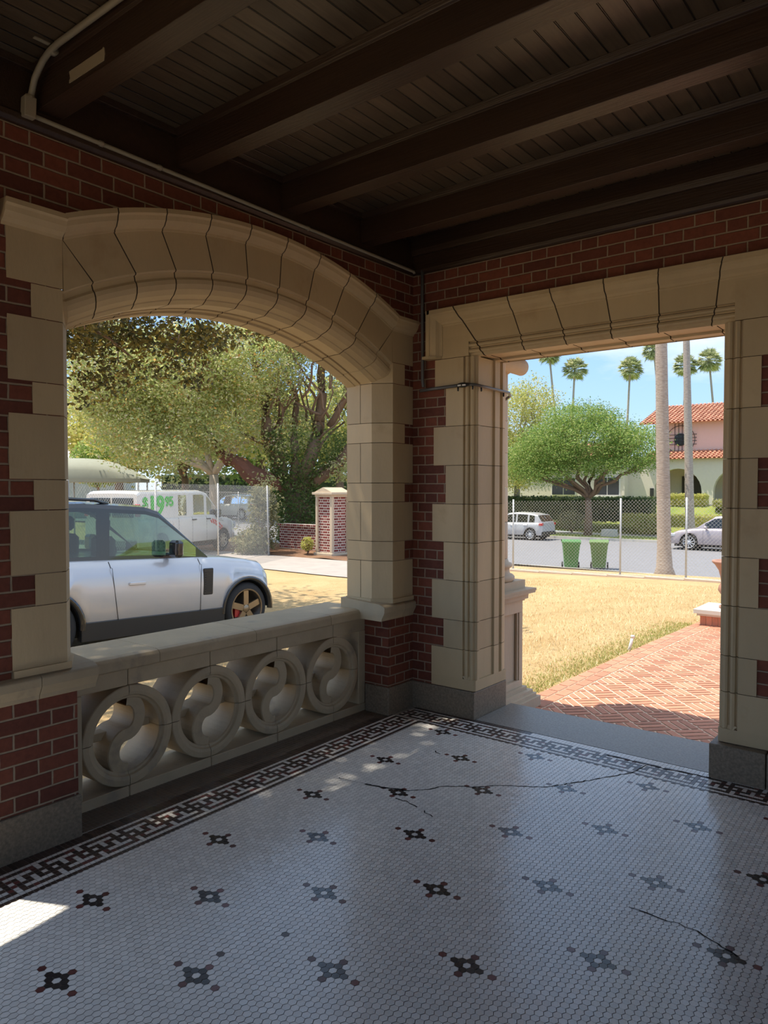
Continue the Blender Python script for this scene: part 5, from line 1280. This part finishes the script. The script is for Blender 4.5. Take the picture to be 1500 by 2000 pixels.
# lower wall with arched openings (x-z outline strips)
def arched_wall(mb, x0, x1, ys, ye, z0, z1, arches, n=14):
    cur = x0
    for (ca, r_, zs) in arches:
        mb.box(cur, ca-r_, ys, ye, z0, z1)
        for k in range(n):
            a0, a1 = pi-pi*k/n, pi-pi*(k+1)/n; xa, xb = ca+r_*cos(a0), ca+r_*cos(a1); za, zb2 = zs+r_*sin(a0), zs+r_*sin(a1)
            mb.prism([(xa, za), (xb, zb2), (xb, z1), (xa, z1)], 'y', ys, ye)
        cur = ca+r_
    mb.box(cur, x1, ys, ye, z0, z1)
arched_wall(mb, -20.1, -4, 55, 55.45, .0, 3.75, [(-16.5, 1.66, 1.36), (-12.4, 1.66, 1.36), (-8.3, 1.66, 1.36)])
mb.box(-20.1, -4, 57.5, 58, 0, 3.7); mb.build('arcade_wall', CREAM, H_)
tile_roof('porch_roof', ROOFT, H_, -18.9, -4, 54.6, 3.72, 56.5, 4.35)
mb = MB(); mb.box(-16.9, -15.2, 57.38, 57.5, .4, 2.5); mb.build('front_door', mk('dark_door', (.04, .03, .025), .4), H_)
mb = MB(); mb.lathe([(.001, 0), (.46, 0), (.46, .10), (.001, .10)], (-16.75, 56.42, 5.2), 28, ax='y', smooth=False); mb.build('round_window', DKWIN, H_)
mb = MB()
for s in (-.4, -.13, .13, .4):
    mb.tube([(-16.75+s, 56.4, 3.9), (-16.75+s, 56.4, 6.4)], .022, 4); mb.tube([(-17.9, 56.4, 5.2+s*.9), (-15.6, 56.4, 5.2+s*.9)], .022, 4)
for k in range(1): mb.tube([(-16.75+1.02*cos(2*pi*i/32), 56.4, 5.2+1.02*sin(2*pi*i/32)) for i in range(33)], .022, 4)
mb.build('window_grille', IRON, H_)
mb = MB(); mb.box(-30, -20.1, 54.2, 62, 0, 4.0); mb.build('side_wing', CREAM, H_)
tile_roof('wing_roof', ROOFT, H_, -30.3, -19.9, 53.8, 4.0, 57.5, 5.2)
for xw0, xw1, zw0, zw1 in ((-25.9, -24.0, 1.1, 2.4), (-22.3, -20.5, 1.1, 2.4)):
    mb = MB(); mb.box(xw0-.08, xw1+.08, 54.14, 54.2, zw0-.08, zw1+.08); wf_ = mb.build('window', WTRIM, H_)
    mb = MB(); mb.box(xw0, (xw0+xw1)/2-.04, 54.10, 54.16, zw0, zw1); mb.box((xw0+xw1)/2+.04, xw1, 54.10, 54.16, zw0, zw1); mb.build('pane', DKWIN, wf_)
mb = MB(); mb.box(-22.6, -20.3, 53.4, 54.2, .92, 1.04)
for k in range(12): mb.box(-22.5+k*.19, -22.44+k*.19, 53.45, 53.5, .3, .92)
mb.box(-22.6, -20.3, 53.4, 53.55, .2, .3); mb.build('balcony', WTRIM, H_)
mb = MB(); mb.box(-18.45, -18.2, 54.9, 55.0, 1.0, 1.6); mb.build('wall_lamp', IRON, H_)
mb = MB(); mb.box(-30, -3, 50.9, 51.2, -.3, .55); tag(mb.build('terrace_wall', CONC), 'pale low retaining wall of the terrace in front of the house', 'wall')
x, y = -15.5, 45.9; mb = MB(); mb.lathe([(.28, 0), (.42, .18), (.35, .38), (.15, .5), (.02, .52)], (-14.9, 46.4, bank(-14.9, 46.4)+.1), 9); tag(mb.build('garden_rock', mk('tan_rock', (.5, .36, .24), .9, var=.2)), 'tan boulder on the bank between the two palm trunks', 'rock')
mb = MB(); mb.box(-17.2, -16.4, 42.6, 43.2, bank(-17, 43)-.1, bank(-17, 43)+.42); tag(mb.build('utility_box', CONC, bevel=.03), 'pale utility box on the verge seen through the fence', 'box')

# sage house on the left, beyond the fence
hx, hy = V(-.435, 55)
S_ = thing('sage_house', (hx, hy, -.6), 'sage green house with pale grey gable roof at the far left behind the fence', 'house', rz=radians(52)); OFF[S_.name] = Vector((0, 0, 0))
mb = MB(); mb.box(-6, 4.4, 0, 8, 0, 4.3); mb.prism([(0, 4.3), (8, 4.3), (4, 6.3)], 'x', -5.9, 4.3); mb.build('wall', SAGE, S_, local=True)
mb = MB(); mb.prism([(-.5, 4.1), (4, 6.5), (8.5, 4.1), (8.5, 4.3), (4, 6.75), (-.5, 4.3)], 'x', -6.6, 4.9); mb.build('roof', GREYROOF, S_, local=True)
mb = MB(); mb.box(2.0, 3.5, -.06, 0, 2.5, 3.8); wf_ = mb.build('window', WTRIM, S_, local=True); mb = MB(); mb.box(2.1, 2.7, -.09, -.05, 2.6, 3.7); mb.box(2.8, 3.4, -.09, -.05, 2.6, 3.7); mb.build('pane', mk('pale_pane', (.5, .55, .6), .2), wf_, local=True)
# canopy
cx_, cy_2 = V(-.425, 30)
t = thing('canopy_tent', (cx_, cy_2, -.6), 'grey green domed canvas canopy at the far left behind the fence', 'canopy', rz=radians(50)); OFF[t.name] = Vector((0, 0, 0))
mb = MB(); rows = []
for j in range(13):
    a = pi*j/12; rows.append([(2.9*cos(a) if False else -3.2+6.2*i/10, 1.6*cos(a), 2.55+(.85*sin(a)**.7)*(1-max(0, (i-6)/4.)**2.2*1.0)) for i in range(11)])
mb.grid(rows); mb.build('canvas_top', CANV, t, local=True)
mb = MB(); mb.box(-3.2, 2.9, -1.6, 1.6, 2.42, 2.56); mb.build('canvas_valance', CANV, t, local=True)
for a in (-3.1, -.2, 2.8):
    for b in (-1.55, 1.55): mb = MB(); mb.tube([(a, b, 0), (a, b, 2.5)], .035, 8); mb.build('pole', GALV, t, local=True)
mb = MB(); mb.tube([(hx+3, hy-6, -.6), (hx+3, hy-6, 7.4)], .09, 8); mb.tube([(hx+2.2, hy-6.6, 6.8), (hx+3.8, hy-5.4, 6.8)], .05, 6); tag(mb.build('utility_pole', PIPE_D), 'slim dark utility pole in front of the sage house', 'pole')
# small leaf litter dot on the porch tiles is a missing tile; a dead leaf lies near it
